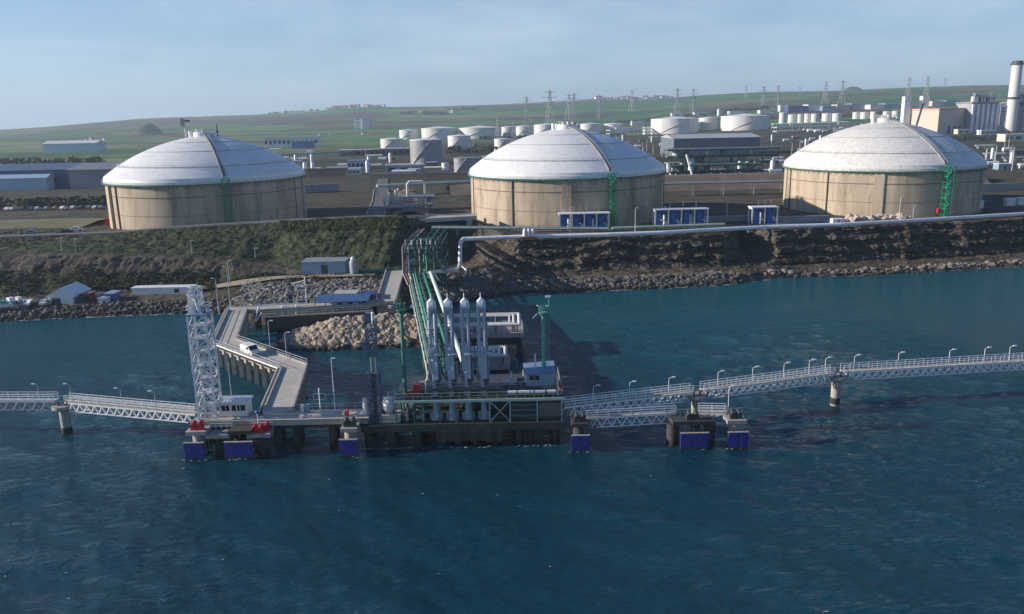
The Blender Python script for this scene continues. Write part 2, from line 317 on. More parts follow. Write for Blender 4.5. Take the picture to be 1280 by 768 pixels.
def land_mat():
    mt = D.materials.new('shore_land'); mt.use_nodes = True; n = mt.node_tree.nodes; l = mt.node_tree.links.new; b = n['Principled BSDF']; b.inputs['Roughness'].default_value = .95; b.inputs['Specular IOR Level'].default_value = .15
    g = n.new('ShaderNodeNewGeometry')
    def tex(s, det, z=1.0):
        mpn = n.new('ShaderNodeMapping'); mpn.inputs['Scale'].default_value = (s, s, s * z); l(g.outputs['Position'], mpn.inputs[0])
        t = n.new('ShaderNodeTexNoise'); t.inputs['Scale'].default_value = 1; t.inputs['Detail'].default_value = det; t.inputs['Roughness'].default_value = .68; l(mpn.outputs[0], t.inputs[0]); return t.outputs[0]
    def ramp(src, *st):
        r = n.new('ShaderNodeValToRGB'); l(src, r.inputs[0]); e = r.color_ramp.elements
        while len(e) < len(st): e.new(.5)
        for q, (p, c) in zip(e, st): q.position = p; q.color = (*c, 1)
        return r.outputs[0]
    def mix(f, a, c):
        x = n.new('ShaderNodeMixRGB'); l(f, x.inputs[0]); l(a, x.inputs[1]); l(c, x.inputs[2]); return x.outputs[0]
    rock = ramp(tex(.45, 9, 3.0), (.30, (.018, .016, .014)), (.44, (.065, .058, .049)), (.58, (.12, .105, .085)), (.72, (.23, .20, .155)))
    scrub = ramp(tex(.30, 9), (.30, (.024, .031, .018)), (.48, (.047, .058, .030)), (.62, (.08, .082, .046)), (.76, (.16, .145, .105)))
    soil = ramp(tex(.12, 9), (.30, (.042, .036, .029)), (.48, (.078, .065, .052)), (.62, (.125, .104, .08)), (.74, (.06, .064, .032)))
    sep = n.new('ShaderNodeSeparateXYZ'); l(g.outputs['Normal'], sep.inputs[0])
    mr = n.new('ShaderNodeMapRange'); mr.inputs[1].default_value = .62; mr.inputs[2].default_value = .88; l(sep.outputs[2], mr.inputs[0])
    base = mix(mr.outputs[0], rock, soil)
    at = n.new('ShaderNodeAttribute'); at.attribute_name = 'veg'
    ad = n.new('ShaderNodeMath'); ad.operation = 'MULTIPLY_ADD'; l(tex(.22, 7), ad.inputs[0]); ad.inputs[1].default_value = .9; ad.inputs[2].default_value = -.4
    sm = n.new('ShaderNodeMath'); sm.operation = 'ADD'; sm.use_clamp = True; l(at.outputs['Fac'], sm.inputs[0]); l(ad.outputs[0], sm.inputs[1])
    mr2 = n.new('ShaderNodeMapRange'); mr2.inputs[1].default_value = .35; mr2.inputs[2].default_value = .7; l(sm.outputs[0], mr2.inputs[0])
    l(mix(mr2.outputs[0], base, scrub), b.inputs['Base Color'])
    bp = n.new('ShaderNodeBump'); bp.inputs['Strength'].default_value = .9; bp.inputs['Distance'].default_value = .5; l(tex(.8, 9, 1.6), bp.inputs['Height']); l(bp.outputs[0], b.inputs['Normal'])
    return mt
nX, nT = len(XS), len(TS); idx = np.arange(nX * nT).reshape(nT, nX)
quads = np.stack([idx[:-1, :-1], idx[:-1, 1:], idx[1:, 1:], idx[1:, :-1]], -1).reshape(-1, 4)
coast = np_mesh('coast_terrain', V, quads, land_mat(), False); struct(coast, label='rocky cliff and terrace along the shore')
at = coast.data.attributes.new('veg', 'FLOAT', 'POINT'); at.data.foreach_set('value', np.array(veg, np.float32))

# ------------------------------------------------------------------ plain and far ridge
RIDGE = [(-900, .004), (-200, 0), (0, 0), (60, .002), (110, .005), (180, .0095), (230, .011), (320, .012), (400, .015), (450, .018), (550, .017), (640, .018), (700, .020), (750, .0225), (800, .0205), (850, .022), (900, .0245), (960, .026), (1050, .026), (1150, .0285), (1220, .029), (1300, .028), (1700, .022), (2300, .01)]
ra = [(p - 640) / 1027 for p, _ in RIDGE]; re_ = [e for _, e in RIDGE]
def plain_z(x, y):
    d = math.hypot(x, y); a_ = x / max(y, 1); e = float(np.interp(a_, ra, re_)) / math.sqrt(1 + a_ * a_); w = lerp(sstep(1500, 4300, d), sstep(1050, 4300, d) ** .8, sstep(.12, .32, x / max(y, 1)))
    h = 47 - 34.1 * (1 - w) + w * e * min(d, 4300)
    h += (noise.fractal(Vector((x * .0012, y * .0012, 2)), 1, 2, 4) * 5) * sstep(1300, 2600, d) * sstep(5200, 3800, d)
    if d > 4300: h -= (d - 4300) * .006
    return h
V = []; DS = np.concatenate([[462, 520, 600, 700], np.geomspace(800, 4300, 70), np.geomspace(4450, 11000, 14)]); AS = np.linspace(-1.5, 1.5, 301)
for d in DS:
    for a in AS:
        x, y = a * d, d
        if d == 462: y = 460; x = a * 700
        V.append((x, y, plain_z(x, y) - (.25 if d < 470 else 0)))
nX, nT = len(AS), len(DS); idx = np.arange(nX * nT).reshape(nT, nX)
quads = np.stack([idx[:-1, :-1], idx[:-1, 1:], idx[1:, 1:], idx[1:, :-1]], -1).reshape(-1, 4)
def G(px, py):
    """where the sight line to a far spot meets the plain"""
    d = ray(px, py); y = 466.0
    while y < 7000:
        x, z = d.x * y / d.y, CAMZ + d.z * y / d.y
        if z <= plain_z(x, y): return Vector((x, y, plain_z(x, y)))
        y *= 1.004
    return PY(px, py, 3000)
def field_mat():
    mt = D.materials.new('farm_fields'); mt.use_nodes = True; n = mt.node_tree.nodes; l = mt.node_tree.links.new; b = n['Principled BSDF']; b.inputs['Roughness'].default_value = .95; b.inputs['Specular IOR Level'].default_value = .1
    g = n.new('ShaderNodeNewGeometry'); mpn = n.new('ShaderNodeMapping'); mpn.inputs['Scale'].default_value = (.0028, .0075, 0); mpn.inputs['Rotation'].default_value = (0, 0, .35); l(g.outputs['Position'], mpn.inputs[0])
    wn = n.new('ShaderNodeTexNoise'); wn.inputs['Scale'].default_value = .004; l(g.outputs['Position'], wn.inputs[0])
    vo = n.new('ShaderNodeTexVoronoi'); vo.feature = 'F1'; vo.distance = 'MANHATTAN'; vo.inputs['Randomness'].default_value = .85; vo.inputs['Scale'].default_value = 1; l(mpn.outputs[0], vo.inputs['Vector'])
    sp = n.new('ShaderNodeSeparateColor'); l(vo.outputs['Color'], sp.inputs[0])
    r = n.new('ShaderNodeValToRGB'); r.color_ramp.interpolation = 'CONSTANT'; e = r.color_ramp.elements; l(sp.outputs[0], r.inputs[0])
    st = [(0, (.05, .125, .032)), (.16, (.09, .17, .045)), (.30, (.07, .048, .045)), (.42, (.055, .135, .04)), (.56, (.12, .145, .06)), (.68, (.035, .085, .035)), (.80, (.10, .07, .06)), (.92, (.17, .17, .09))]
    while len(e) < len(st): e.new(.5)
    for q, (p, c) in zip(e, st): q.position = p; q.color = (*c, 1)
    t = n.new('ShaderNodeTexNoise'); t.inputs['Scale'].default_value = .012; t.inputs['Detail'].default_value = 9; t.inputs['Roughness'].default_value = .7; l(g.outputs['Position'], t.inputs[0])
    mr = n.new('ShaderNodeMapRange'); mr.inputs[1].default_value = .3; mr.inputs[2].default_value = .7; mr.inputs[3].default_value = .75; mr.inputs[4].default_value = 1.6; l(t.outputs[0], mr.inputs[0])
    cb = n.new('ShaderNodeCombineColor'); [l(mr.outputs[0], cb.inputs[i]) for i in range(3)]
    mu = n.new('ShaderNodeMixRGB'); mu.blend_type = 'MULTIPLY'; mu.inputs[0].default_value = 1; l(r.outputs[0], mu.inputs[1]); l(cb.outputs[0], mu.inputs[2])
    # bare industrial soil around the works
    ln = n.new('ShaderNodeVectorMath'); ln.operation = 'DISTANCE'; l(g.outputs['Position'], ln.inputs[0]); ln.inputs[1].default_value = (420, 820, 13)
    m3 = n.new('ShaderNodeMapRange'); m3.inputs[1].default_value = 560; m3.inputs[2].default_value = 800; m3.inputs[3].default_value = 1; m3.inputs[4].default_value = 0; l(ln.outputs['Value'], m3.inputs[0])
    r2 = n.new('ShaderNodeValToRGB'); l(t.outputs[0], r2.inputs[0]); e = r2.color_ramp.elements; e[0].position = .35; e[0].color = (.035, .042, .025, 1); e[1].position = .68; e[1].color = (.10, .085, .068, 1)
    m4 = n.new('ShaderNodeMixRGB'); l(m3.outputs[0], m4.inputs[0]); l(mu.outputs[0], m4.inputs[1]); l(r2.outputs[0], m4.inputs[2]); l(m4.outputs[0], b.inputs['Base Color'])
    return mt
plain = np_mesh('ground', V, quads, field_mat()); struct(plain, label='green and brown farm fields rising to a low ridge')

# ================================================================== LNG tanks
def zlook(x, y):
    """terrace / plain height for setting things down"""
    if y > 462: return plain_z(x, y)
    k = row_at(x)
    return float(np.interp(y, k[:, 0], k[:, 1]))
def lng_tank(cx, cy, z0, R, H, rise, ladder_px, label, dm, seed):
    rr = random.Random(seed); c = Vector((cx, cy, z0)); t = thing('gas_tank', c, label, 'tank', 'large domed gas tanks')
    TAU = 2 * math.pi
    w = MB().lathe([(R, -1.5), (R, H)], c, 120).build('wall', tankwall, t, 40)
    MB().lathe([(R + .03, H * .735), (R + .12, H * .735), (R + .12, H * .75), (R + .03, H * .75)], c, 120).build('wall_band', brownw, w, 30)
    MB().lathe([(R + .03, H * .36), (R + .07, H * .36), (R + .07, H * .368), (R + .03, H * .368)], c, 120).build('joint_line', brownw, w, 30)
    face = math.atan2(-cy, -cx)
    best = min((abs(proj((cx + R * math.cos(face + k * .005), cy + R * math.sin(face + k * .005), z0 + H * .5))[0] - ladder_px), face + k * .005) for k in range(-280, 281))[1]
    for a in (([best - 1.30, best - 1.18] if seed == 1 else [best - .95] if seed == 2 else [best - 1.12, best - 1.7]) + [best + .75 + .1 * seed]):     # drain pipes down the wall
        p = c + Vector((math.cos(a), math.sin(a), 0)) * (R + .22); MB().tube(p + Vector((0, 0, -1)), p + Vector((0, 0, H - .3)), .13 if a > best - .8 else .24, 8).build('drain_pipe', brownw, t, 40)
    for a in (face - 1.25, face, face + 1.25, face + math.pi):                 # buttress pilasters
        p = c + Vector((math.cos(a), math.sin(a), 0)) * (R + .1)
        MB().frame(p + Vector((0, 0, H / 2 - .5)), (.5, 3.2, H), Matrix.Rotation(a, 3, 'Z')).build('pilaster', tankwall, t)
    # eave: ring beam, green walkway and brackets
    MB().lathe([(R, H), (R + .45, H), (R + .45, H + .8), (R + .3, H + 1.0), (R + .2, H + 1.9)], c, 120).build('ring_beam', dm, t, 35)
    gw = MB().lathe([(R + .05, H - .35), (R + 1.0, H - .35), (R + 1.0, H - .2), (R + .05, H - .15)], c, 120).build('eave_walkway', green, t, 30)
    b = MB()
    for i in range(96):
        a = TAU * i / 96; d = Vector((math.cos(a), math.sin(a), 0)); b.bar(c + d * (R + .05) + Vector((0, 0, H - 1.3)), c + d * (R + .98) + Vector((0, 0, H - .38)), .1, .14)
    b.build('bracket_row', green, gw)['kind'] = 'stuff'
    b = MB()
    for zz in (.55, 1.05): b.lathe([(R + .94, H - .15 + zz - .03), (R + .98, H - .15 + zz), (R + .94, H - .15 + zz + .03)], c, 96)
    for i in range(72):
        a = TAU * i / 72; p = c + Vector((math.cos(a), math.sin(a), 0)) * (R + .96) + Vector((0, 0, H - .15)); b.bar(p, p + Vector((0, 0, 1.05)), .06)
    b.build('walkway_railing', green_l, gw)
    # dome, spherical cap above the ring beam
    h0 = H + 1.9; rb = R + .2; hr = rise - 1.9; rs = (rb * rb + hr * hr) / (2 * hr); cz = h0 + hr - rs; amax = math.asin(rb / rs)
    def dz_(r_): return .78 * (cz + math.sqrt(max(0, rs * rs - r_ * r_))) + .22 * (h0 + hr * (1 - r_ / rb))     # dome: a cap drawn slightly towards a cone
    def dp(q, a): r_ = rb * q / amax; return c + Vector((r_ * math.cos(a), r_ * math.sin(a), dz_(r_)))
    dome = MB().lathe([(max(.01, rb * i / 32), dz_(rb * i / 32)) for i in range(32, -1, -1)], c, 120).build('dome', dm, t, 60)
    for f_ in (.36, .60, .86):
        r_ = rb * f_; z_ = dz_(r_)
        MB().lathe([(r_ + .10, z_ - .12), (r_ + .16, z_ + .06), (r_ - .1, z_ + .1)], c, 110).build('seam_ring', grey, dome)
    b = MB(); q = amax * .87
    for i in range(60):
        a = TAU * i / 60; p = dp(q, a); b.bar(p, p + Vector((0, 0, 1.0)), .09); b.bar(p + Vector((0, 0, 1)), dp(q, a + TAU / 60) + Vector((0, 0, 1)), .08)
        b.bar(p + Vector((0, 0, .5)), dp(q, a + TAU / 60) + Vector((0, 0, .5)), .05)
    b.build('dome_railing', steel, dome)
    # stair with solid side screens from the top down to the ladder tower
    st = MB(); sc = MB(); tr = Vector((-math.sin(best), math.cos(best), 0)); N = 30; pts = [dp(amax * (.10 + .90 * i / N), best) for i in range(N + 1)]
    for i in range(N):
        p, q2 = pts[i], pts[i + 1]; st.bar(p + Vector((0, 0, .25)), q2 + Vector((0, 0, .25)), .8, .16)
        for s_ in (-1, 1):
            sc.bar(p + tr * .55 * s_ + Vector((0, 0, .5)), q2 + tr * .55 * s_ + Vector((0, 0, .5)), .06, .5)
            sc.bar(p + tr * .55 * s_, p + tr * .55 * s_ + Vector((0, 0, 1.25)), .09); sc.bar(p + tr * .55 * s_ + Vector((0, 0, 1.2)), q2 + tr * .55 * s_ + Vector((0, 0, 1.2)), .07)
    s_o = st.build('stair', grey, t); sc.build('stair_railing', grey, s_o)
    # green stair tower up the wall
    d = Vector((math.cos(best), math.sin(best), 0)); base = c + d * (R + 2.2) + Vector((0, 0, -1.5)); b = MB(); hh = H + 3.2; n = 11
    cs = [d * 1.1 * i + tr * 1.15 * j for i, j in ((-1, -1), (1, -1), (1, 1), (-1, 1))]
    lt = MB()
    for k in cs: lt.bar(base + k, base + k + Vector((0, 0, hh)), .2)
    lo = lt.build('stair_tower', brightgreen, t); b = MB(); fl = MB()
    for i in range(n):
        za, zb = hh * i / n, hh * (i + 1) / n
        for j in range(4):
            p, q2 = base + cs[j], base + cs[(j + 1) % 4]; b.bar(p + Vector((0, 0, zb)), q2 + Vector((0, 0, zb)), .13)
            b.bar(p + Vector((0, 0, za)), q2 + Vector((0, 0, zb)) if (i + j) % 2 else q2 + Vector((0, 0, za)), .1)
        s_ = 1 if i % 2 else -1
        fl.bar(base + tr * -.9 * s_ + Vector((0, 0, za)), base + tr * .9 * s_ + Vector((0, 0, zb)), .8, .15)
    b.build('lattice', brightgreen, lo); fl.build('flight', brightgreen, lo)
    # top nozzles, platform and masts
    top = c + Vector((0, 0, cz + rs)); b = MB().lathe([(3.6, -.6), (3.6, .9), (3.3, 1.2), (.01, 1.35)], top, 28).build('turret', dm, t, 35)
    railing([top + Vector((3.4 * math.cos(TAU * i / 14), 3.4 * math.sin(TAU * i / 14), 1.1)) for i in range(15)], 1.0, 3, .05).build('turret_railing', steel, b)
    for i, (x, y, hgt, r_) in enumerate([(-4.6, -.6, 1.6, .7), (-3, 1.5, 1.4, .9), (2.5, 1.5, 1.9, .5), (4.4, -1, 1.4, .6), (.5, -1.8, 2.2, .5), (-1.2, -1.4, 1.9, .6)]):
        MB().tube(top + Vector((x, y, -.8)), top + Vector((x, y, hgt)), r_, 12).build('nozzle', white, t, 40)
    return t, c, top, dp, amax, best
T1 = lng_tank(-113.2, 304.5, 11.4, 35, 16.6, 15.6, 284, 'leftmost domed gas tank with a slim mast on its roof', dome_m, 1)
T2 = lng_tank(20.9, 295.5, 11.3, 35, 16.6, 15.8, 762, 'middle domed gas tank behind the blue pump shelters', dome_m, 2)
T3 = lng_tank(140.5, 306, 10.6, 34.4, 16.6, 16.4, 1178, 'rightmost domed gas tank with a dirt-streaked white roof', domedirty, 3)
top = T1[2]
ms = thing('roof_mast', top + Vector((-7, 1, -.6)), 'slim mast with a dish on top of the leftmost domed tank', 'mast')
p = ms.location.copy(); MB().tube(p, p + Vector((0, 0, 6.8)), .24, 8).build('pole', steel, ms, 40)
MB().lathe([(.01, 0), (.8, .15), (1.1, .7), (1.12, .8), (.7, .4), (.01, .3)], p + Vector((1.0, 0, 5.4)), 14).build('dish', steel_d, ms, 40); MB().bar(p + Vector((0, 0, 5.5)), p + Vector((1.0, 0, 5.5)), .2).build('bracket', steel, ms)
MB().box(p.x - 1.4, p.x - .25, p.y - .3, p.y + .3, p.z + 3.8, p.z + 6.8).build('antenna_panel', grey, ms)
ms = thing('roof_mast', top + Vector((5, .5, -.6)), 'short pole with lamp right of the hatch on the leftmost domed tank', 'mast')
p = ms.location.copy(); MB().tube(p, p + Vector((0, 0, 4.6)), .2, 8).build('pole', steel_d, ms, 40); MB().frame(p + Vector((0, 0, 1.8)), (1.1, .6, .5)).build('lamp', steel_d, ms)

# ================================================================== lamp posts
def lamp_post(loc, h, arm, ang, label, group, r=.08, mt=steel):
    loc = Vector(loc); t = thing('lamp_post', loc, label, 'lamp', group); d = Vector((math.cos(ang), math.sin(ang), 0)); tp = loc + Vector((0, 0, h))
    MB().tube(loc, tp, r * 1.3, 7, r * .8).build('pole', mt, t, 40)
    if arm > 0: MB().tube(tp, tp + d * arm + Vector((0, 0, arm * .45)), r * .75, 6).build('arm', mt, t, 40)
    MB().frame(tp + d * (arm + .25) + Vector((0, 0, arm * .45 + .02)), (.42 + r * 2.5, .2 + r, .14), Matrix.Rotation(ang, 3, 'Z')).build('lamp_head', white, t)
    return t

# ================================================================== jetty: catwalk bridges
def truss_bridge(p, q, label, w=1.3, depth=1.5, n=None, mt=white, flip=False, railm=white, group='catwalk truss bridges'):
    p, q = Vector(p), Vector(q); d = (q - p); ln = d.length; x = d / ln; s = Vector((-x.y, x.x, 0)); n = n or max(4, int(ln / 1.35)); up = Vector((0, 0, 1))
    t = thing('catwalk_bridge', p, label, 'bridge', group)
    MB().bar(p - up * .06, q - up * .06, w, .10).build('walkway', deck_m if mt is white else mt, t)
    for k in (-1, 1):
        o = s * (w / 2 - .06) * k
        MB().bar(p + o - up * .2, q + o - up * .2, .15, .2).build('top_chord', mt, t)
        bc = MB().bar(p.lerp(q, 1.0 / n) + o * .9 - up * depth, p.lerp(q, 1 - 1.0 / n) + o * .9 - up * depth, .15).build('bottom_chord', mt, t)
        railing([p + o, q + o], 1.05, 1.6, .035, (1, .66, .33)).build('railing', railm, t)
        for i in range(n):
            a = p.lerp(q, i / n) + o - up * .25; b = p.lerp(q, (i + 1) / n) + o - up * .25; mid = p.lerp(q, (i + .5) / n) + o * .9 - up * depth
            if 0 < i: piece('brace', mt, t, a, mid, .17)
            if i < n - 1: piece('brace', mt, t, mid, b, .17)
    return t
CZ = 5.4
truss_bridge((-47.6, 113.6, 5.1), (-70.2, 119.4, CZ), 'catwalk bridge from the white lattice tower out to the lone left pier', n=17)
truss_bridge((-72.2, 120, CZ), (-112, 122.5, CZ), 'catwalk bridge running off the left edge of the picture', n=26, mt=steel)
truss_bridge((7.4, 112.6, CZ), (27.6, 117.9, CZ), 'catwalk bridge joining the loading platform to the nearer right pier', n=15)
truss_bridge((29.4, 118.5, CZ), (52.6, 125.7, CZ), 'catwalk bridge between the two piers on the right', n=17)
truss_bridge((54.4, 126.2, CZ), (100, 131.6, CZ), 'long catwalk bridge running off the right edge of the picture', n=32)
truss_bridge((10.6, 111.3, 4.1), (24, 112.6, 4.1), 'low shaded truss bridge under the catwalk beside the platform', n=9, depth=1.6)
truss_bridge((27.5, 112.4, 4.1), (31.4, 112.0, 4.1), 'short walkway linking the two right breasting dolphins', n=4, depth=.5)
def mooring_pier(x, y, label, r=.75, mt=concrete):
    t = thing('mooring_pier', (x, y, -3), label, 'pier', 'catwalk piers'); 
    MB().tube((x, y, -3), (x, y, 3.6), r, 18).build('column', mt, t, 40)
    MB().lathe([(r, 3.6), (r + .9, 4.1), (r + .9, 4.6), (.01, 4.6)], (x, y, 0), 18).build('pier_cap', concrete, t, 35)
    MB().tube((x, y, -.2), (x, y, .9), r + .04, 18).build('tide_band', concrete_d, t, 40)
    for i, dx in enumerate((-.5, .45)): MB().lathe([(.01, .75), (.22, .7), (.16, .4), (.2, 0)], (x + dx, y - .4, 4.6), 10).build('bollard', steel_d, t, 40)
    railing([(x - 1.3, y - 1.2, 4.6), (x + 1.3, y - 1.2, 4.6), (x + 1.3, y + 1.2, 4.6), (x - 1.3, y + 1.2, 4.6)], 1, 1.3, .03).build('railing', steel, t)
    return t
mooring_pier(-71.2, 119.8, 'round concrete pier under the left catwalk')
mooring_pier(28.5, 118.3, 'round concrete pier behind the wide right fender')
mooring_pier(53.5, 126.0, 'round concrete pier furthest out under the right catwalk'); mooring_pier(100.6, 131.7, 'round concrete pier ending the right catwalk'); mooring_pier(-112.6, 122.6, 'round concrete pier ending the left catwalk')
# lamps on the catwalks
for i, (x, y, a) in enumerate([(12, 114.6, 0), (17.7, 116.1, 0), (24, 117.7, 0)]): lamp_post((x, y, CZ), 2.1, .5, a, ORD[i] + ' lamp from the platform on the near right catwalk', 'catwalk lamps', .05, white)
for i, t_ in enumerate((.12, .38, .62, .82, .95)):
    p = Vector((29.4, 118.5, CZ)).lerp(Vector((52.6, 125.7, CZ)), t_); lamp_post(p + Vector((0, .6, 0)), 2.2, .5, 0, ORD[i] + ' lamp on the catwalk between the two right piers', 'catwalk lamps', .05, white)
for i, t_ in enumerate((.05, .22, .42, .56, .66)):
    p = Vector((54.4, 126.2, CZ)).lerp(Vector((100, 131.6, CZ)), t_); lamp_post(p + Vector((0, .6, 0)), 2.2, .5, 0, ORD[i] + ' lamp on the outermost right catwalk', 'catwalk lamps', .05, white)
for i, t_ in enumerate((.02, .42, .68)):
    p = Vector((-70.2, 119.4, CZ)).lerp(Vector((-47.6, 113.6, 5.1)), t_); lamp_post(p + Vector((0, .6, 0)), 2.4, .45, math.pi, ORD[i] + ' lamp from the left pier on the left catwalk', 'catwalk lamps', .05, steel)
for i, t_ in enumerate((.08, .24, .4)):
    p = Vector((-72.2, 120, CZ)).lerp(Vector((-112, 122.5, CZ)), t_); lamp_post(p + Vector((0, .6, 0)), 2.2, .4, math.pi, ORD[i] + ' lamp from the left pier on the outermost left catwalk', 'catwalk lamps', .05, steel)
lamp_post((32.0, 112.8, 3.4), 4.2, .5, 0, 'lamp on the dolphin at the right end of the fenders', 'catwalk lamps', .05, white)

# ================================================================== breasting dolphins with blue fenders
def dolphin(x, w, h, label, cap=(2.9, 2.6), hook=None, piles=((0, 1.2),), light=True, y=107.75, zt=3.95):
    t = thing('breasting_dolphin', (x, y + 2.2, -3), label, 'dolphin', 'breasting dolphins')
    pan = MB().box(x - w / 2, x + w / 2, y - .12, y + .2, -.05, h).build('fender_panel', blue_f, t)
    MB().box(x - w / 2 - .04, x + w / 2 + .04, y - .16, y + .24, h, h + .1).build('panel_edge', concrete, pan)
    MB().box(x - w / 2 - .02, x + w / 2 + .02, y - .15, y + .22, -.2, .28).build('weed_band', M('weed', (.03, .035, .02), .9, .4, 2), pan)
    for k in range(1, 3 if w < 3.5 else 4): xx = x - w / 2 + w * k / (3 if w < 3.5 else 4); MB().box(xx - .025, xx + .025, y - .14, y - .1, .3, h).build('pad_joint', navy, pan)
    for k in range(2 if w < 3.5 else 3):
        xx = x - w / 2 + w * (k + .5) / (2 if w < 3.5 else 3)
        MB().tube((xx, y + .2, h * .55), (xx, y + 1.3, h * .55), .45, 12).build('rubber_cone', black, t, 40)
        MB().bar((xx, y + .1, h + .05), (xx, y + 1.2, zt - .4), .06).build('chain', steel_d, t)
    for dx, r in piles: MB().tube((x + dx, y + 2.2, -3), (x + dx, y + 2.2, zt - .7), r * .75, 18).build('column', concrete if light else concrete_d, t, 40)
    MB().prism([(x - cap[0] / 2, y + .9), (x + cap[0] / 2, y + .9), (x + cap[0] / 2, y + .9 + cap[1]), (x - cap[0] / 2, y + .9 + cap[1])], zt - .55, zt).build('pile_cap', concrete if light else concrete_d, t)
    if hook:
        for k, dx in enumerate((-.45, .5)):
            hb = MB().box(x + dx - .42, x + dx + .42, y + 1.5, y + 2.3, zt, zt + .75).build('mooring_hook', hook, t)
            MB().tube((x + dx, y + 1.4, zt + .75), (x + dx, y + 2.4, zt + 1.05), .3, 9).build('capstan', hook, hb, 40)
    railing([(x - cap[0] / 2 + .1, y + 3.3, zt), (x + cap[0] / 2 - .1, y + 3.3, zt)], 1, 1.2, .03).build('railing', steel, t)
    return t
dolphin(-46.2, 2.8, 2.6, 'leftmost blue fender dolphin with red mooring hooks', hook=red)
dolphin(-39.8, 4.0, 2.6, 'wide blue fender dolphin between the two left mooring slabs', cap=(3.4, 2.6), hook=None, piles=((-2.2, 1.1), (2.4, 1.2)), light=False)
dolphin(-24.0, 2.6, 2.6, 'blue fender dolphin standing alone left of the loading platform', cap=(2.4, 2.4), hook=steel_d)
dolphin(9.5, 2.6, 2.5, 'blue fender dolphin just right of the loading platform', cap=(2.4, 2.4), hook=steel_d, light=False)
dolphin(25.9, 4.0, 2.5, 'wide blue fender dolphin on two dark piles right of the platform', cap=(6, 2.4), hook=steel_d, piles=((-2.7, 1.2), (2.6, 1.2)), light=False)
dolphin(32.2, 2.9, 2.5, 'rightmost blue fender dolphin', cap=(2.8, 2.4), hook=steel_d)
for x, lab, hk in ((-43.2, 'grey concrete mooring slab left of the wide fender', None), (-37.2, 'concrete mooring slab with red hooks right of the wide fender', red)):
    t = thing('mooring_slab', (x, 111, -3), lab, 'dolphin')
    MB().box(x - 1.7, x + 1.7, 108.9, 111, 2.75, 3.3).build('slab', concrete, t); MB().tube((x, 110.4, -3), (x, 110.4, 2.75), .95, 16).build('pile', concrete_d, t, 40)
    railing([(x - 1.6, 110.9, 3.3), (x + 1.6, 110.9, 3.3)], 1, .8, .035).build('railing', white, t)
    if hk:
        for dx, dy in ((-.7, 1.0), (.3, .7), (.9, 1.6)):
            hb = MB().box(x + dx - .4, x + dx + .4, 108.9 + dy - .4, 108.9 + dy + .4, 3.3, 4.0).build('mooring_hook', red, t); MB().tube((x + dx, 108.5 + dy, 4.0), (x + dx, 109.3 + dy, 4.3), .28, 9).build('capstan', red, hb, 40)
        MB().tube((x - .3, 110.3, 3.3), (x - .3, 110.3, 6), .07, 8).build('light_pole', white, t, 40); MB().ball((x - .3, 110.3, 6.2), .28, 10, 6).build('beacon', blue, t, 40)

# ================================================================== jetty decks
def pile(parent, x, y, z1, w=.9, mt=concrete_d, round_=True):
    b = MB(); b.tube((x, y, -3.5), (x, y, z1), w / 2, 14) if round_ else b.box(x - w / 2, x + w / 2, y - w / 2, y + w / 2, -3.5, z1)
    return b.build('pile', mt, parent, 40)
t = thing('service_deck', (-33, 113, -3.5), 'pale concrete jetty deck on dark piles left of the platform', 'jetty deck')
MB().box(-47.8, -21.6, 111.2, 115.6, 3.7, 4.4).build('deck_slab', deck_m, t)
MB().box(-47.8, -21.6, 111.05, 111.2, 4.25, 4.62).build('kerb', concrete, t); MB().box(-47.8, -21.6, 112, 114.8, 2.9, 3.7).build('deck_beam', concrete_d, t)
for x in (-46.5, -41.5, -35.4, -32.6, -27.2): 
    for y in (112.3, 114.6): pile(t, x, y, 2.9, 1.1)
railing([(-36, 111.3, 4.4), (-26, 111.3, 4.4)], 1.0, 2, .03).build('railing', steel, t); railing([(-33, 115.5, 4.4), (-22, 115.5, 4.4)], 1.0, 2, .03).build('railing', steel, t)
# loading platform: lower concrete deck on piles, steel upper deck
t = thing('loading_platform', (-6, 117, -3.5), 'two-storey loading platform carrying the four loading arms', 'platform')
LZ, UZ = 3.5, 7.1
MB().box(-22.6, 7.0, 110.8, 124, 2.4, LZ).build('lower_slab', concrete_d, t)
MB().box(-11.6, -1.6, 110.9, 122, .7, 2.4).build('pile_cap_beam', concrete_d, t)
for k, x in enumerate((-10.5, -8.3, -6.1, -3.9, -2.2)): MB().box(x - .35, x + .35, 110.7, 110.9, .5, 2.4).build('cap_rib', concrete_d, t)
for x in (-21.8, -18.4, -14.6, -11, -8.4, -5.8, -3, 0.6, 3.6, 6.2):
    for y in (112, 117, 122): pile(t, x, y, 2.4, 1.2 if x < -12 or x > 0 else .9, round_=x % 2 < 1)
up = MB().box(-17.6, 7.2, 111.2, 123, UZ - .3, UZ).build('upper_deck', steel_d, t)
MB().box(-17.6, 7.4, 111.0, 111.2, UZ - .32, UZ + .05).build('edge_beam', green_l, up)
for x in (-17.4, -14.8, -11.0, -8.6, -6.2, -3.6, -.6, 3.4, 7.0):
    for y in (111.3, 117, 122.7): MB().box(x - .09, x + .09, y - .09, y + .09, LZ, UZ - .3).build('post', green_l if x > -4 else green, t)
for a, b_ in (((-3.6, 111.35, LZ), (-.6, 111.35, UZ - .3)), ((-3.6, 111.35, UZ - .3), (-.6, 111.35, LZ))): piece('cross_brace', green_l, t, a, b_, .13)
MB().box(-.5, 6.9, 112, 122.5, LZ, UZ - .32).build('equipment_room', steel_d, t)
for i, z in enumerate((4.2, 5.0, 5.8)): MB().box(-.4, 3.3, 111.85, 111.97, z, z + .12).build('cable_tray', grey, t)
MB().box(3.6, 6.9, 111.7, 112, 4.0, 6.2).build('wall_panel', brownw, t)
rl = railing([(-17.5, 111.3, UZ), (7.1, 111.3, UZ), (7.1, 122.9, UZ)], 1.05, 1.3, .03); rl.build('railing', green_l, up)
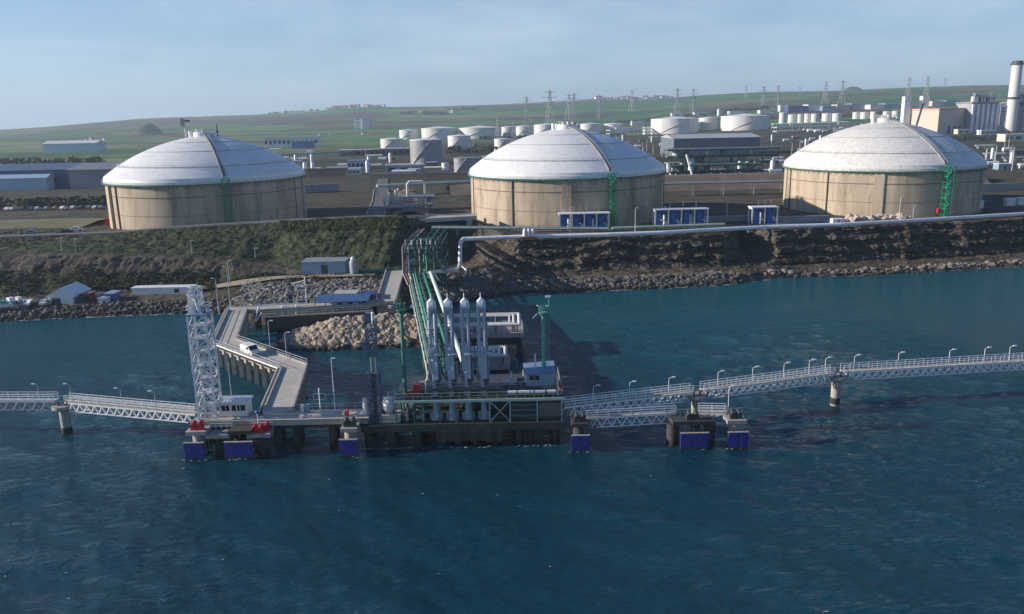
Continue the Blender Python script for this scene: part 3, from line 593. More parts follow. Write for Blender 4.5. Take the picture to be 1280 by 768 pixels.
railing([(-22.5, 110.9, LZ), (7, 110.9, LZ)], .9, 2.2, .025, (1,)).build('lower_railing', green_d, t)
p = thing('equipment_deck', (-9, 114, UZ), 'raised dark grating deck at the foot of the arms', 'platform')
MB().box(-12.8, 6.4, 112.2, 117.5, UZ + 1.0, UZ + 1.25).build('grating', steel_d, p)
for x in (-12.5, -9.9, -7.4, -5, -1.5, 2, 6): MB().box(x - .12, x + .12, 112.3, 112.5, UZ, UZ + 1.0).build('stub_post', green_d, p)
railing([(-12.7, 112.3, UZ + 1.25), (6.3, 112.3, UZ + 1.25)], 1.0, 1.6, .03).build('railing', grey, p)
# machinery on and between the decks
def pump(x, y, z, i, label, mt=None):
    mt = mt or [green_d, grey, cream, green, steel][i % 5]; t = thing('pump_unit', (x, y, z), label, 'pump', 'pumps on the platform'); s = .8 + .3 * random.random()
    MB().box(x - .8 * s, x + .8 * s, y - .5, y + .5, z, z + .2).build('skid', steel_d, t); MB().tube((x - .75 * s, y, z + .65), (x + .35 * s, y, z + .65), .38 * s, 12).build('motor', mt, t, 40)
    MB().tube((x + .5 * s, y, z + .2), (x + .5 * s, y, z + 1.3 * s), .26 * s, 10).build('casing', [cream, green_l, grey][i % 3], t, 40)
    MB().path([(x + .5 * s, y, z + 1.2 * s), (x + .5 * s, y + .9, z + 1.2 * s), (x + .5 * s, y + .9, z + 1.9)], .12, 8).build('pipe', white if i % 3 == 0 else green_l, t, 40)
for i, (x, y, z, w) in enumerate([(-16.4, 112.2, LZ, 'at the left end'), (-14.0, 112.3, LZ, 'beside the leftmost arm'), (-12.6, 114.8, LZ, 'tucked behind the leftmost arm'), (-15.6, 115, LZ, 'in the second row at the left end'), (-13.4, 118, LZ, 'in the third row')]): pump(x, y, z, i, 'pump and motor under the upper deck ' + w)
for i, (x, y, w) in enumerate([(-15.2, 113.2, 'beside the left green tower'), (-13.6, 113.6, 'left of the first arm'), (-.8, 113.5, 'just right of the fourth arm'), (1.1, 114.2, 'between the fourth arm and the blue-roofed hut'), (-13.8, 117.5, 'behind the red cabinet')]): pump(x, y, UZ if x < -12.8 else UZ + 1.25, i + 2, 'pump on the upper deck ' + w)
t = thing('pipe_manifold', (-15, 113, LZ), 'tangle of green and grey pipes under the left of the upper deck', 'pipework')
rr = random.Random(5)
for i in range(26):
    x = rr.uniform(-17.2, -11.6); y = rr.uniform(111.8, 119); z = rr.uniform(LZ + .3, UZ - .7); r = rr.choice((.09, .13, .2)); mt_ = rr.choice((green, green_d, grey, cream, green_l, steel))
    if i % 2: pts = [(x, y, LZ + .05), (x, y, z), (x + rr.uniform(.8, 2.2), y, z)]
    else: pts = [(x - .8, y, z), (x + rr.uniform(.5, 1.6), y, z), (x + 1.6, y + 2, z)]
    MB().path(pts, r, 8).build('pipe', mt_, t, 40)
    if i % 3 == 0: MB().lathe([(.05, -.05), (.32, -.04), (.32, .04), (.05, .05)], (x, y - .25, z), 12).build('valve_wheel', rr.choice((red, green_l, steel)), t, 40)
t = thing('storage_drum', (-18.6, 113, LZ), 'white round drum on a beige base by the lattice mast', 'drum')
MB().box(-20, -16.9, 111.8, 114.2, LZ, LZ + 1.1).build('base', cream, t); MB().ball((-18.7, 113, LZ + 2.5), 1.0, 20, 12, 1.25).build('vessel', white, t, 60)
MB().tube((-18.7, 113, LZ + 3.7), (-18.7, 113, LZ + 4.5), .07, 6).build('vent', white, t, 40)
for dx in (-.7, .7): MB().box(-18.7 + dx - .1, -18.7 + dx + .1, 112.6, 113.4, LZ + 1.1, LZ + 1.9).build('saddle', steel_d, t)
t = thing('storage_drum', (-22.2, 113, LZ), 'upright white cylinder left of the dark lattice mast', 'drum'); MB().lathe([(.42, 0), (.42, 3.2), (.3, 3.5), (.01, 3.6)], (-22.2, 113.2, LZ), 16).build('vessel', white2, t, 40); MB().tube((-22.2, 113.2, LZ), (-22.2, 113.2, LZ + .3), .55, 16).build('plinth', concrete, t, 40)
t = thing('hose_cabinet', (-14.3, 113, UZ), 'dark red hose cabinet beside the left green tower', 'cabinet'); MB().box(-14.9, -13.9, 112.6, 113.6, UZ + .4, UZ + 1.9).build('body', red, t); MB().box(-16.2, -14.9, 112.8, 113.4, UZ + .4, UZ + .9).build('reel_box', red, t); [MB().box(x - .08, x + .08, 112.7, 113.3, UZ, UZ + .4).build('leg', steel, t) for x in (-16, -14.2)]
t = thing('hose_cabinet', (-25.5, 112, 4.4), 'small red monitor behind the lone left fender', 'cabinet'); MB().box(-25.2, -24.6, 112.1, 112.7, 4.4, 5.2).build('body', red, t); MB().tube((-24.9, 112.4, 5.2), (-24.5, 112.0, 5.8), .14, 8).build('nozzle', red, t, 40)
# loading arms
def loading_arm(i, x):
    y = 113.3; lab = ['leftmost white loading arm, sunlit', 'second loading arm from the left', 'third loading arm from the left', 'rightmost loading arm, in blue shade'][i]
    t = thing('marine_loader', (x, y, LZ), lab, 'loading arm', 'marine loading arms')
    ped = MB().lathe([(.95, 0), (.9, .15), (.5, .9), (.46, 1.2), (.46, UZ - LZ + 1.2)], (x, y, LZ), 14).build('pedestal', armpaint, t, 50)
    for k in range(6):
        a = math.pi / 3 * k; MB().prism([(x + .4 * math.cos(a - .06), y + .4 * math.sin(a - .06)), (x + .95 * math.cos(a), y + .95 * math.sin(a)), (x + .4 * math.cos(a + .06), y + .4 * math.sin(a + .06))], LZ, LZ + .95).build('gusset', armpaint, ped)
    MB().tube((x, y, UZ + 1.0), (x, y, 13.2), .4, 14).build('riser', armpaint, t, 40)
    for z in (8.9, 10.6, 12.6): MB().tube((x, y, z), (x, y, z + .28), .55, 14).build('flange', steel, t, 40)
    MB().box(x - .55, x + .55, y - .35, y + .35, 12.4, 13.8).build('trunnion', armpaint, t)
    ib = MB().tube((x - .42, y - .1, 11.0), (x - .42, y - .1, 20.6), .28, 12).build('inboard_arm', armpaint, t, 40)
    ob = MB().tube((x + .42, y - .25, 9.4), (x + .42, y - .25, 20.6), .26, 12).build('outboard_arm', armpaint, t, 40)
    for z in np.arange(13, 20.4, 1.05):
        MB().bar((x - .42, y - .2, z), (x + .42, y - .3, z + (.9 if int(z) % 2 else 0)), .08).build('tie_bar', armpaint, ib)
    for dx in (-.72, .74): MB().tube((x + dx, y, 9.5), (x + dx * .9, y, 20.4), .06, 6).build('pantograph_cable', steel_d, t, 40)
    hd = MB().tube((x - .28, y - .2, 20.7), (x + .28, y - .2, 20.7), .85, 18).build('sheave', armpaint, t, 40)
    MB().tube((x - .42, y - .2, 20.7), (x + .42, y - .2, 20.7), .2, 10).build('hub', steel_d, hd, 40)
    MB().path([(x - .42, y - .1, 20.5), (x - .36, y - .15, 21.4), (x, y - .18, 21.75), (x + .36, y - .22, 21.4), (x + .42, y - .25, 20.5)], .27, 12).build('apex_bend', white, t, 40)
    MB().tube((x - .05, y - .15, 21.7), (x - .05, y - .15, 22.7), .07, 8).build('tip_mast', white, hd, 40)
    MB().tube((x - .2, y + .35, 14.2), (x + .2, y + .35, 14.2), .95, 18).build('lower_sheave', armpaint, t, 40)
    rq = random.Random(i)
    for k in range(5): xx = x + rq.uniform(-.9, .9); MB().tube((xx, y + rq.uniform(.3, 1.2), 9.4), (xx + rq.uniform(-.5, .5), y + rq.uniform(.2, 1.0), rq.uniform(14, 20)), rq.uniform(.05, .11), 6).build('hydraulic_hose', rq.choice((steel_d, grey, steel)), t, 40)
    for k in range(4): z = 9.2 + k * 2.6; MB().box(x - .6, x + .6, y + .2, y + .9, z, z + .5).build('joint_box', armpaint if k % 2 else grey, t)
    piece('brace', armpaint, t, (x - .9, y + .9, 9), (x - .1, y + .2, 13.5), .16); piece('brace', armpaint, t, (x + .9, y + .9, 9), (x + .1, y + .2, 13.5), .16)
    MB().box(x - .95, x + .95, y + .35, y + 1.05, 10.0, 12.0).build('counterweight', armpaint, t)
    cp = MB().tube((x + .42, y - .25, 8.8), (x + .42, y - .25, 9.7), .4, 12).build('coupler', steel_d, t, 40)
    MB().lathe([(.35, 0), (.75, .05), (.75, .15), (.35, .2)], (x + .42, y - .25, 13.5), 14).build('swivel', armpaint, t, 40)
    for z in (15, 17.4): MB().box(x - .8, x + .8, y - .45, y + .1, z, z + .14).build('stay_plate', steel, t)
    MB().bar((x - .75, y + .6, UZ + 1), (x - .75, y + .6, 12), .14).build('ladder', steel, t); MB().tube((x + .2, y + .7, UZ + 1.2), (x + .2, y + .7, 12.2), .2, 10).build('hydraulic_line', steel, t, 40)
for i, x in enumerate((-11.7, -9.3, -6.9, -4.5)): loading_arm(i, x)
# monitor towers
def monitor_tower(x, y, z0, z1, r, label, heads, mt=green):
    t = thing('monitor_tower', (x, y, z0), label, 'tower', 'fire monitor towers'); MB().tube((x, y, z0), (x, y, z1), r, 14, r * .85).build('column', mt, t, 40)
    for z in np.linspace(z0 + 2.2, z1 - 1.5, 5): MB().tube((x, y, z), (x, y, z + .12), r * 1.4, 12).build('flange', mt, t, 40)
    lad = MB(); [lad.bar((x + r + .22 + dx, y - .1, z0), (x + r + .22 + dx, y - .1, z1), .05) for dx in (0, .35)]
    for k in range(int((z1 - z0) / .45)): lad.bar((x + r + .22, y - .1, z0 + k * .45), (x + r + .57, y - .1, z0 + k * .45), .04)
    lad.build('ladder', mt, t)
    pl = MB().lathe([(r, -.6), (.75, -.05), (.75, .05), (.01, .05)], (x, y, z1), 12).build('platform', mt, t, 30)
    railing([(x + .72 * math.cos(k * math.pi / 3), y + .72 * math.sin(k * math.pi / 3), z1) for k in range(7)], .9, 1, .04).build('railing', mt, pl)
    MB().tube((x - .1, y, z1), (x - .1, y, z1 + .9), .13, 8).build('monitor_base', mt, t, 40); MB().tube((x - .1, y, z1 + .8), (x - .9, y - .6, z1 + 1.2), .15, 8, .09).build('monitor_nozzle', green_l, t, 40)
    if heads:
        MB().tube((x + .85, y, z1), (x + .85, y, z1 + 2.3), .07, 7).build('lamp_pole', mt, t, 40); MB().frame((x + .7, y, z1 + 2.35), (.8, .4, .2)).build('floodlight', white, t)
        MB().bar((x - .9, y, z1 - .2), (x - 1.6, y, z1 - .9), .12).build('side_arm', white, t)
    else:
        for dx in (-1.6, 1.6): MB().bar((x, y, z1 + .3), (x + dx, y, z1 + .3), .12).build('cross_arm', mt, t); MB().frame((x + dx, y, z1 + .45), (.45, .4, .35)).build('floodlight', white, t)
        MB().tube((x, y, z1), (x, y, z1 + 1.7), .08, 7).build('lamp_pole', mt, t, 40)
    return t
monitor_tower(-16.2, 113.6, UZ, 20.3, .3, 'left green monitor tower with floodlight cross arms', False)
monitor_tower(4.55, 113.8, UZ, 19.4, .3, 'right green monitor tower standing clear against the water', True, M('sea_green_paint', (.12, .36, .29), .5, .15, 1))
MB_ = MB().tube((3.3, 114.2, UZ), (3.3, 114.2, 13.0), .12, 8); tag(MB_.build('vent_pipe', white2, None, 40), 'thin pale pole left of the right green tower', 'pole')
# control hut on the platform
t = thing('control_hut', (3.6, 115.5, UZ + 1.25), 'small blue-roofed control hut on the platform', 'hut'); x0, x1, y0, y1, z = 1.6, 6.2, 112.8, 116.6, UZ + 1.25
w = MB().box(x0 + .25, x1 - .2, y0 + .2, y1 - .2, z, z + 2.0).build('wall', bluegrey, t)
MB().add([(x0 - .1, y0 - .15, z + 1.95), (x1, y0 - .15, z + 2.25), (x1, y1, z + 2.65), (x0 - .1, y1, z + 2.35), (x0 - .1, y0 - .15, z + 2.1), (x1, y0 - .15, z + 2.4), (x1, y1, z + 2.8), (x0 - .1, y1, z + 2.5)], [(3, 2, 1, 0), (4, 5, 6, 7), (0, 1, 5, 4), (1, 2, 6, 5), (2, 3, 7, 6), (3, 0, 4, 7)]).build('roof', M('weathered_blue_roof', (.17, .25, .38), .5, .15, .6), t)
for xx in (2.4, 3.2): MB().box(xx, xx + .6, y0 + .14, y0 + .22, z + .95, z + 1.65).build('window', glass, w)
MB().box(4.5, 5.7, y0 + .12, y0 + .22, z + .05, z + 1.5).build('door', bluegrey, w)
for k, (xa, xb) in enumerate(((-.9, .4), (.6, 2.4), (2.5, 2.9), (3.1, 4.6), (4.9, 6.2))): tag(MB().tube((xa, 111.9, UZ + .78), (xb, 111.9, UZ + .78), .26, 10).build('rolled_boom', white, None, 40), ORD[k] + ' white rolled boom along the platform edge, from the left', 'boom', 'rolled booms on the platform')
t = thing('hazard_board', (6.7, 112.4, UZ), 'red and white upright board at the right corner of the platform', 'board'); MB().box(6.45, 6.6, 112.3, 112.45, UZ, UZ + 2.9).build('post', white, t); MB().add([(6.6, 112.35, UZ + 2.6), (7.2, 112.35, UZ + 1.2), (7.1, 112.35, UZ + .4), (6.6, 112.35, UZ + .4), (6.6, 112.42, UZ + 2.6), (7.2, 112.42, UZ + 1.2), (7.1, 112.42, UZ + .4), (6.6, 112.42, UZ + .4)], [(0, 3, 2, 1), (4, 5, 6, 7), (0, 1, 5, 4), (1, 2, 6, 5), (2, 3, 7, 6), (3, 0, 4, 7)]).build('face', red, t); MB().box(6.62, 6.85, 112.3, 112.34, UZ + .8, UZ + 1.3).build('stripe', white, t)
# ================================================================== lattice towers
def lattice(t, cx, cy, z0, z1, w0, w1, n, mt, leg=.2, br=.12, each=True):
    def cor(z):
        f_ = (z - z0) / (z1 - z0); w = lerp(w0, w1, f_) / 2; return [Vector((cx + sx * w, cy + sy * w, z)) for sx, sy in ((-1, -1), (1, -1), (1, 1), (-1, 1))]
    a, b = cor(z0), cor(z1); J = MB()
    for i in range(4): piece('leg', mt, t, a[i], b[i], leg)
    zs = np.linspace(z0, z1, n + 1)
    for k in range(n):
        p, q = cor(zs[k]), cor(zs[k + 1])
        for i in range(4):
            j = (i + 1) % 4
            if each:
                piece('strut', mt, t, q[i], q[j], br)
                if i in (0, 2) or k % 2: piece('brace', mt, t, p[i], q[j], br)
                if i in (0, 3) or not k % 2: piece('brace', mt, t, p[j], q[i], br)
            else: J.bar(q[i], q[j], br); J.bar(p[i], q[j], br) if (k + i) % 2 else J.bar(p[j], q[i], br)
    if not each: J.build('lattice', mt, t)
t = thing('gangway_tower', (-45.7, 113.3, 4.4), 'tall white lattice gangway tower at the left end of the jetty', 'tower')
lattice(t, -45.5, 113.3, 4.4, 20.4, 2.6, 2.6, 9, white, .26, .13)
MB().box(-47.0, -44.0, 111.7, 114.9, 20.4, 20.65).build('head_platform', bluegrey, t); railing([(-46.9, 111.8, 20.65), (-44.1, 111.8, 20.65), (-44.1, 114.8, 20.65), (-46.9, 114.8, 20.65), (-46.9, 111.8, 20.65)], 1.1, 1.2, .04).build('railing', white, t)
lattice(t, -45.8, 113.3, 20.65, 24.4, 1.7, 1.4, 3, white, .18, .1)
MB().path([(-46.7, 112.4, 23.6), (-45.5, 112.2, 22.8), (-45.1, 112.1, 21.2)], .16, 8).build('hoist_arm', white, t, 40)
for x in (-45.9, -44.9): MB().bar((x, 111.8, 20.6), (x, 111.8, 23.4), .12).build('winch_post', white, t)
MB().box(-45.9, -44.7, 112.4, 113.6, 20.65, 21.7).build('winch_house', bluegrey, t)
g = MB(); p, q = Vector((-45.6, 111.3, 17.6)), Vector((-46.3, 111.1, 12.2)); g.bar(p + Vector((-.35, 0, 0)), q + Vector((-.35, 0, 0)), .14); g.bar(p + Vector((.35, 0, 0)), q + Vector((.35, 0, 0)), .14)
for k in range(9): g.bar(p.lerp(q, k / 8) + Vector((-.35, 0, 0)), p.lerp(q, k / 8) + Vector((.35, 0, 0)), .09)
g.build('stowed_gangway', white, t)
for z in (6.4, 8.5, 10.6, 12.7, 14.8, 16.9, 18.8): MB().box(-46.7, -44.3, 112.1, 114.5, z, z + .08).build('landing', steel, t)
for k, z in enumerate((4.4, 6.4, 8.5, 10.6, 12.7, 14.8, 16.9)): piece('stair_flight', steel, t, (-46.5, 112.6, z), (-44.7, 112.6, z + 2), .6, .12) if k % 2 else piece('stair_flight', steel, t, (-44.7, 114, z), (-46.5, 114, z + 2), .6, .12)
t = thing('lattice_mast', (-20.5, 112.2, LZ), 'narrow dark blue lattice mast between the fender and the arms', 'mast'); mastm = M('mast_blue_grey', (.10, .13, .20), .5, .2, 1)
lattice(t, -20.5, 112.2, LZ, 11.3, 1.7, 1.6, 5, mastm, .2, .1); lattice(t, -20.5, 112.2, 13.6, 19.2, 1.1, 1.5, 4, mastm, .14, .09)
for dx in (-.3, .35): MB().tube((-20.5 + dx, 112.2, 11.3), (-20.5 + dx, 112.2, 13.6), .09, 8).build('hanging_ram', steel, t, 40)
MB().box(-21.6, -19.4, 111.4, 113, 16.2, 16.4).build('landing', mastm, t); MB().box(-21.9, -21.2, 111.8, 112.5, 14.4, 16.0).build('cabinet', mastm, t); MB().lathe([(.01, 1.9), (.26, 1.7), (.3, 0), (.01, 0)], (-20.1, 112, 18.6), 12).build('white_lamp', white, t, 40)
MB().box(-21.2, -20.5, 111.8, 112.6, 18.8, 20.3).build('head_box', mastm, t); MB().bar((-21, 112.2, 17.6), (-22.6, 112.2, 18.6), .12).build('stay', steel, t)
MB().box(-20.8, -20.2, 111.6, 112, LZ, 11.2).build('cable_riser', steel_d, t)
# guard cabin on the deck
t = thing('guard_cabin', (-42, 114, 4.4), 'white flat-roofed cabin with dark windows beside the lattice tower', 'cabin'); x0, x1, y0, y1, z = -44.1, -39.9, 113.2, 115.4, 4.4
w = MB().box(x0, x1, y0, y1, z + .15, z + 2.3).build('wall', white2, t); rf = MB().box(x0 - .25, x1 + .25, y0 - .3, y1 + .3, z + 2.3, z + 2.5).build('roof', white, t)
for k in range(9): MB().box(x0 - .2 + k * .53, x0 - .12 + k * .53, y0 - .3, y1 + .3, z + 2.5, z + 2.58).build('roof_rib', white, rf)
for xx, ww in ((x0 + .35, .55), (x0 + 1.0, .5), (x0 + 1.9, .6), (x0 + 2.7, .35), (x0 + 3.2, .7)): MB().box(xx, xx + ww, y0 - .04, y0 + .02, z + 1.0, z + 1.85).build('window', glass, w)
MB().box(x0 - .1, x1 + .1, y0 - .1, y1 + .1, z, z + .15).build('plinth', concrete, t)
tag(MB().tube((-42.8, 115.2, 6.9), (-42.8, 115.2, 12.4), .05, 6).build('antenna', steel, None, 40), 'thin whip antenna above the white cabin', 'antenna')
t = thing('basketball_style_frame', (-29.5, 115.2, 4.4), 'pole with a square open frame on the jetty deck', 'frame'); t.name = 'signal_frame'; MB().tube((-29.5, 115.2, 4.4), (-29.5, 115.2, 8.0), .1, 8).build('pole', white, t, 40)
[MB().bar(a, b, .1).build('frame_bar', steel, t) for a, b in (((-30.4, 115.2, 6.2), (-28.6, 115.2, 6.2)), ((-30.4, 115.2, 7.1), (-28.6, 115.2, 7.1)), ((-30.4, 115.2, 6.2), (-30.4, 115.2, 7.1)), ((-28.6, 115.2, 6.2), (-28.6, 115.2, 7.1)))]
lamp_post((-27.3, 115.3, 4.4), 8.2, 0, 0, 'tall thin lamp mast in the middle of the jetty deck', 'jetty lamps', .06, white)
t = thing('control_box', (-31.8, 115, 4.4), 'pair of small white boxes by the deck rail', 'box'); MB().box(-32.4, -31.9, 114.7, 115.2, 4.4, 5.4).build('cabinet', white, t); MB().box(-31.6, -31.1, 114.7, 115.2, 4.4, 5.5).build('cabinet', bluegrey, t)

# ================================================================== approach trestle (road bridge to the shore)
TZ = 4.9
def strip(pts, w):
    """left and right edge points of a bent road"""
    pts = [Vector(p) for p in pts]; Ls, Rs = [], []
    for i, p in enumerate(pts):
        d0 = (p - pts[i - 1]).normalized() if i else None; d1 = (pts[i + 1] - p).normalized() if i < len(pts) - 1 else None
        n0 = Vector((-d0.y, d0.x, 0)) if d0 else None; n1 = Vector((-d1.y, d1.x, 0)) if d1 else None
        if n0 is None: n = n1
        elif n1 is None: n = n0
        else: n = (n0 + n1).normalized(); n = n / max(.4, n.dot(n0))
        Ls.append(p + n * w / 2); Rs.append(p - n * w / 2)
    return Ls, Rs
def ribbon(pts, w, z0, z1):
    Ls, Rs = strip(pts, w); b = MB()
    for i in range(len(pts) - 1):
        q = [Ls[i], Rs[i], Rs[i + 1], Ls[i + 1]]; b.add([(v.x, v.y, v.z + z) for z in (z0, z1) for v in q], [(0, 3, 2, 1), (4, 5, 6, 7), (0, 1, 5, 4), (1, 2, 6, 5), (2, 3, 7, 6), (3, 0, 4, 7)])
    return b
RP = [(-35.6, 114, TZ), (-39.0, 136.4, TZ), (-57.6, 154.5, TZ), (-64.4, 183.2, TZ)]
t = thing('approach_trestle', (-50, 145, -3.5), 'bent concrete approach road on piles leading to the shore', 'trestle')
ribbon(RP, 4.4, -.55, 0).build('road_deck', deck_m, t)
Ls, Rs = strip(RP, 4.3)
for e in (Ls, Rs):
    b = MB(); [b.bar(p + Vector((0, 0, .16)), q + Vector((0, 0, .16)), .3, .32) for p, q in zip(e, e[1:])]; b.build('kerb', concrete, t)
railing(strip(RP, 4.5)[1][1:], 1.05, 2.0, .03).build('railing', steel, t); railing(strip(RP, 4.6)[0][1:], 1.05, 2.0, .03).build('railing', steel, t)
Ls2, Rs2 = strip(RP, 5.4)
b = MB(); [b.bar(p + Vector((0, 0, -.1)), q + Vector((0, 0, -.1)), .7, .2) for p, q in zip(Ls2, Ls2[1:])]; b.build('pipe_shelf', concrete_d, t)
b = MB(); b.path([p + Vector((0, 0, .2)) for p in Ls2], .16, 8).build('service_pipe', steel, t, 40)
for (p, q), n in zip(zip(RP, RP[1:]), (4, 9, 6)):
    p, q = Vector(p), Vector(q); d = (q - p).normalized(); s = Vector((-d.y, d.x, 0))
    for k in range(n):
        c = p.lerp(q, (k + .6) / n); MB().bar(c - s * 2.5 + Vector((0, 0, -.95)), c + s * 2.5 + Vector((0, 0, -.95)), .8, .8).build('crossbeam', concrete, t)
        for e in (-1.9, 1.9): pile(t, (c + s * e).x, (c + s * e).y, TZ - 1.3, .75, concrete, False)
    MB().bar(p + s * 2.0 + Vector((0, 0, -.75)), q + s * 2.0 + Vector((0, 0, -.75)), .4, .45).build('girder', concrete, t); MB().bar(p - s * 2.0 + Vector((0, 0, -.75)), q - s * 2.0 + Vector((0, 0, -.75)), .4, .45).build('girder', concrete, t)
for i, (f_, seg, sd) in enumerate(((.12, 1, 1), (.33, 1, 1), (.06, 2, -1))):
    pass
lamp_post(P(328, 440, TZ) + Vector((1.2, 1.2, 0)), 5.6, .4, 0, 'lamp on the trestle just behind the white van', 'trestle lamps', .07); lamp_post(P(350, 452, TZ) + Vector((1, 1, 0)), 5.0, .4, 0, 'lamp on the trestle between the van and the bend', 'trestle lamps', .07)
lamp_post(P(277, 392, TZ) + Vector((-.6, 0, 0)), 8.0, .5, math.pi, 'lamp where the trestle reaches the quay, left post', 'trestle lamps', .08); lamp_post(P(288, 384, TZ), 9.5, .5, math.pi, 'taller lamp where the trestle reaches the quay', 'trestle lamps', .08)
# white van
def van(loc, ang, label):
    t = thing('van', loc, label, 'van'); R_ = Matrix.Rotation(ang, 3, 'Z'); loc = Vector(loc)
    def tr(b): b.v = [tuple(loc + R_ @ Vector(v)) for v in b.v]; return b
    prof = [(-2.1, .35), (-2.1, 1.75), (-1.95, 1.9), (.95, 1.9), (1.6, 1.15), (2.1, 1.0), (2.2, .8), (2.2, .35)]; n = len(prof)
    tr(MB().add([(x, s * .88, z) for s in (-1, 1) for x, z in prof], [tuple(range(n)), tuple(range(2 * n - 1, n - 1, -1))] + [(i, i + n, (i + 1) % n + n, (i + 1) % n) for i in range(n)])).build('body', white, t)
    tr(MB().add([(1.0, -.75, 1.84), (1.0, .75, 1.84), (1.56, .75, 1.2), (1.56, -.75, 1.2), (1.04, -.75, 1.87), (1.04, .75, 1.87), (1.62, .75, 1.22), (1.62, -.75, 1.22)], [(0, 1, 2, 3), (7, 6, 5, 4), (0, 4, 5, 1), (1, 5, 6, 2), (2, 6, 7, 3), (3, 7, 4, 0)])).build('windscreen', glass, t)
    for s in (-1, 1):
        tr(MB().box(.3, 1.1, s * .87, s * .9, 1.2, 1.7)).build('side_window', glass, t)
        tr(MB().box(2.17, 2.23, s * .6 - .15, s * .6 + .15, .75, .95)).build('headlight', steel, t)
        for x in (-1.4, 1.35):
            w = tr(MB().tube((x, s * .7, .34), (x, s * .92, .34), .34, 14)).build('wheel', black, t, 40); tr(MB().tube((x, s * .9, .34), (x, s * .94, .34), .18, 10)).build('rim', steel, w, 40)
    tr(MB().box(2.15, 2.28, -.85, .85, .35, .6)).build('bumper', grey, t); return t
van(P(313, 443, TZ), math.atan2(-18, 18.6), 'white van driving out along the approach road')

# ================================================================== green pipe trestle from the platform to the shore tower
t = thing('pipe_trestle', (-15, 160, -3.5), 'long green steel pipe trestle from the platform to the cliff', 'pipe trestle')
A, B_ = Vector((-10.4, 122.5, 6.0)), Vector((-23.2, 202, 6.0)); ax = (B_ - A).normalized(); sx = Vector((ax.y, -ax.x, 0)); UPV = Vector((0, 0, 1))
for k in (-3.0, 3.0):
    MB().bar(A + sx * k, B_ + sx * k, .3, .5).build('main_beam', green_l if k > 0 else white2, t)
    MB().bar(A + sx * k + UPV * -1.5, B_ + sx * k + UPV * -1.5, .22).build('lower_beam', green_d, t)
nn = 26
for i in range(nn + 1):
    c = A.lerp(B_, i / nn); MB().bar(c - sx * 3, c + sx * 3, .22, .3).build('cross_member', green, t)
    if i < nn:
        c2 = A.lerp(B_, (i + 1) / nn)
        for k in (-3, 3): piece('brace', green, t, c + sx * k, (c2 + sx * k) - UPV * 1.5, .14) if i % 2 else piece('brace', green, t, c + sx * k - UPV * 1.5, c2 + sx * k, .14)
        piece('wind_brace', green_d, t, c - sx * 3, c2 + sx * 3, .12)
for k, r, mt_ in ((-2.3, .16, green), (-1.7, .12, green_l), (-1.1, .24, green_d), (-.3, .18, green), (.4, .22, green_d), (1.0, .16, green), (1.7, .34, green_d)):
    MB().tube(A + sx * k + UPV * (.35 + r), B_ + sx * k + UPV * (.35 + r), r, 10).build('pipe', mt_, t, 40)
# the fat pale pipe runs in legs joined through the expansion loops
MB().tube(A + sx * 2.5 + UPV * 3.1, B_ + sx * 2.5 + UPV * 3.1, .45, 14).build('main_pipe', M('pale_green_white', (.55, .64, .58), .45, .1, .6), t, 40)
MB().bar(A - sx * 1.0 + UPV * .3, B_ - sx * 1.0 + UPV * .3, .9, .06).build('walkway', green, t); railing([A - sx * 1.5 + UPV * .3, B_ - sx * 1.5 + UPV * .3], 1.1, 2.5, .04).build('railing', green, t)
for f_ in (.12, .34, .56, .78, .97):
    c = A.lerp(B_, f_)
    for k in (-2.4, 2.4): pile(t, (c + sx * k).x, (c + sx * k).y, 4.4, .9)
    MB().bar(c - sx * 3.3 + UPV * -1.5, c + sx * 3.3 + UPV * -1.5, 1.0, .6).build('crosshead', concrete_d, t)
for i in range(0, nn + 1, 2):
    c = A.lerp(B_, i / nn)
    for k in (-3, 0.2, 3): MB().bar(c + sx * k + UPV * .2, c + sx * k + UPV * 2.7, .2).build('portal_post', green, t)
    MB().bar(c - sx * 3 + UPV * 2.6, c + sx * 3 + UPV * 2.6, .22, .26).build('portal_beam', green, t)
    if i < nn:
        c2 = A.lerp(B_, (i + 2) / nn)
        for k in (-3, 3): piece('side_brace', green_d, t, c + sx * k + UPV * .3, c2 + sx * k + UPV * 2.6, .12)
for k, r, mt_ in ((-2.6, .2, green_d), (-2.0, .15, green_l), (-1.4, .26, green), (-.6, .2, green_d), (.7, .24, green)):
    MB().tube(A + sx * k + UPV * (2.75 + r), B_ + sx * k + UPV * (2.75 + r), r, 10).build('upper_pipe', mt_, t, 40)
for k in (-3, 3): MB().bar(A + sx * k + UPV * 2.6, B_ + sx * k + UPV * 2.6, .18, .22).build('upper_beam', green_l if k < 0 else green, t)
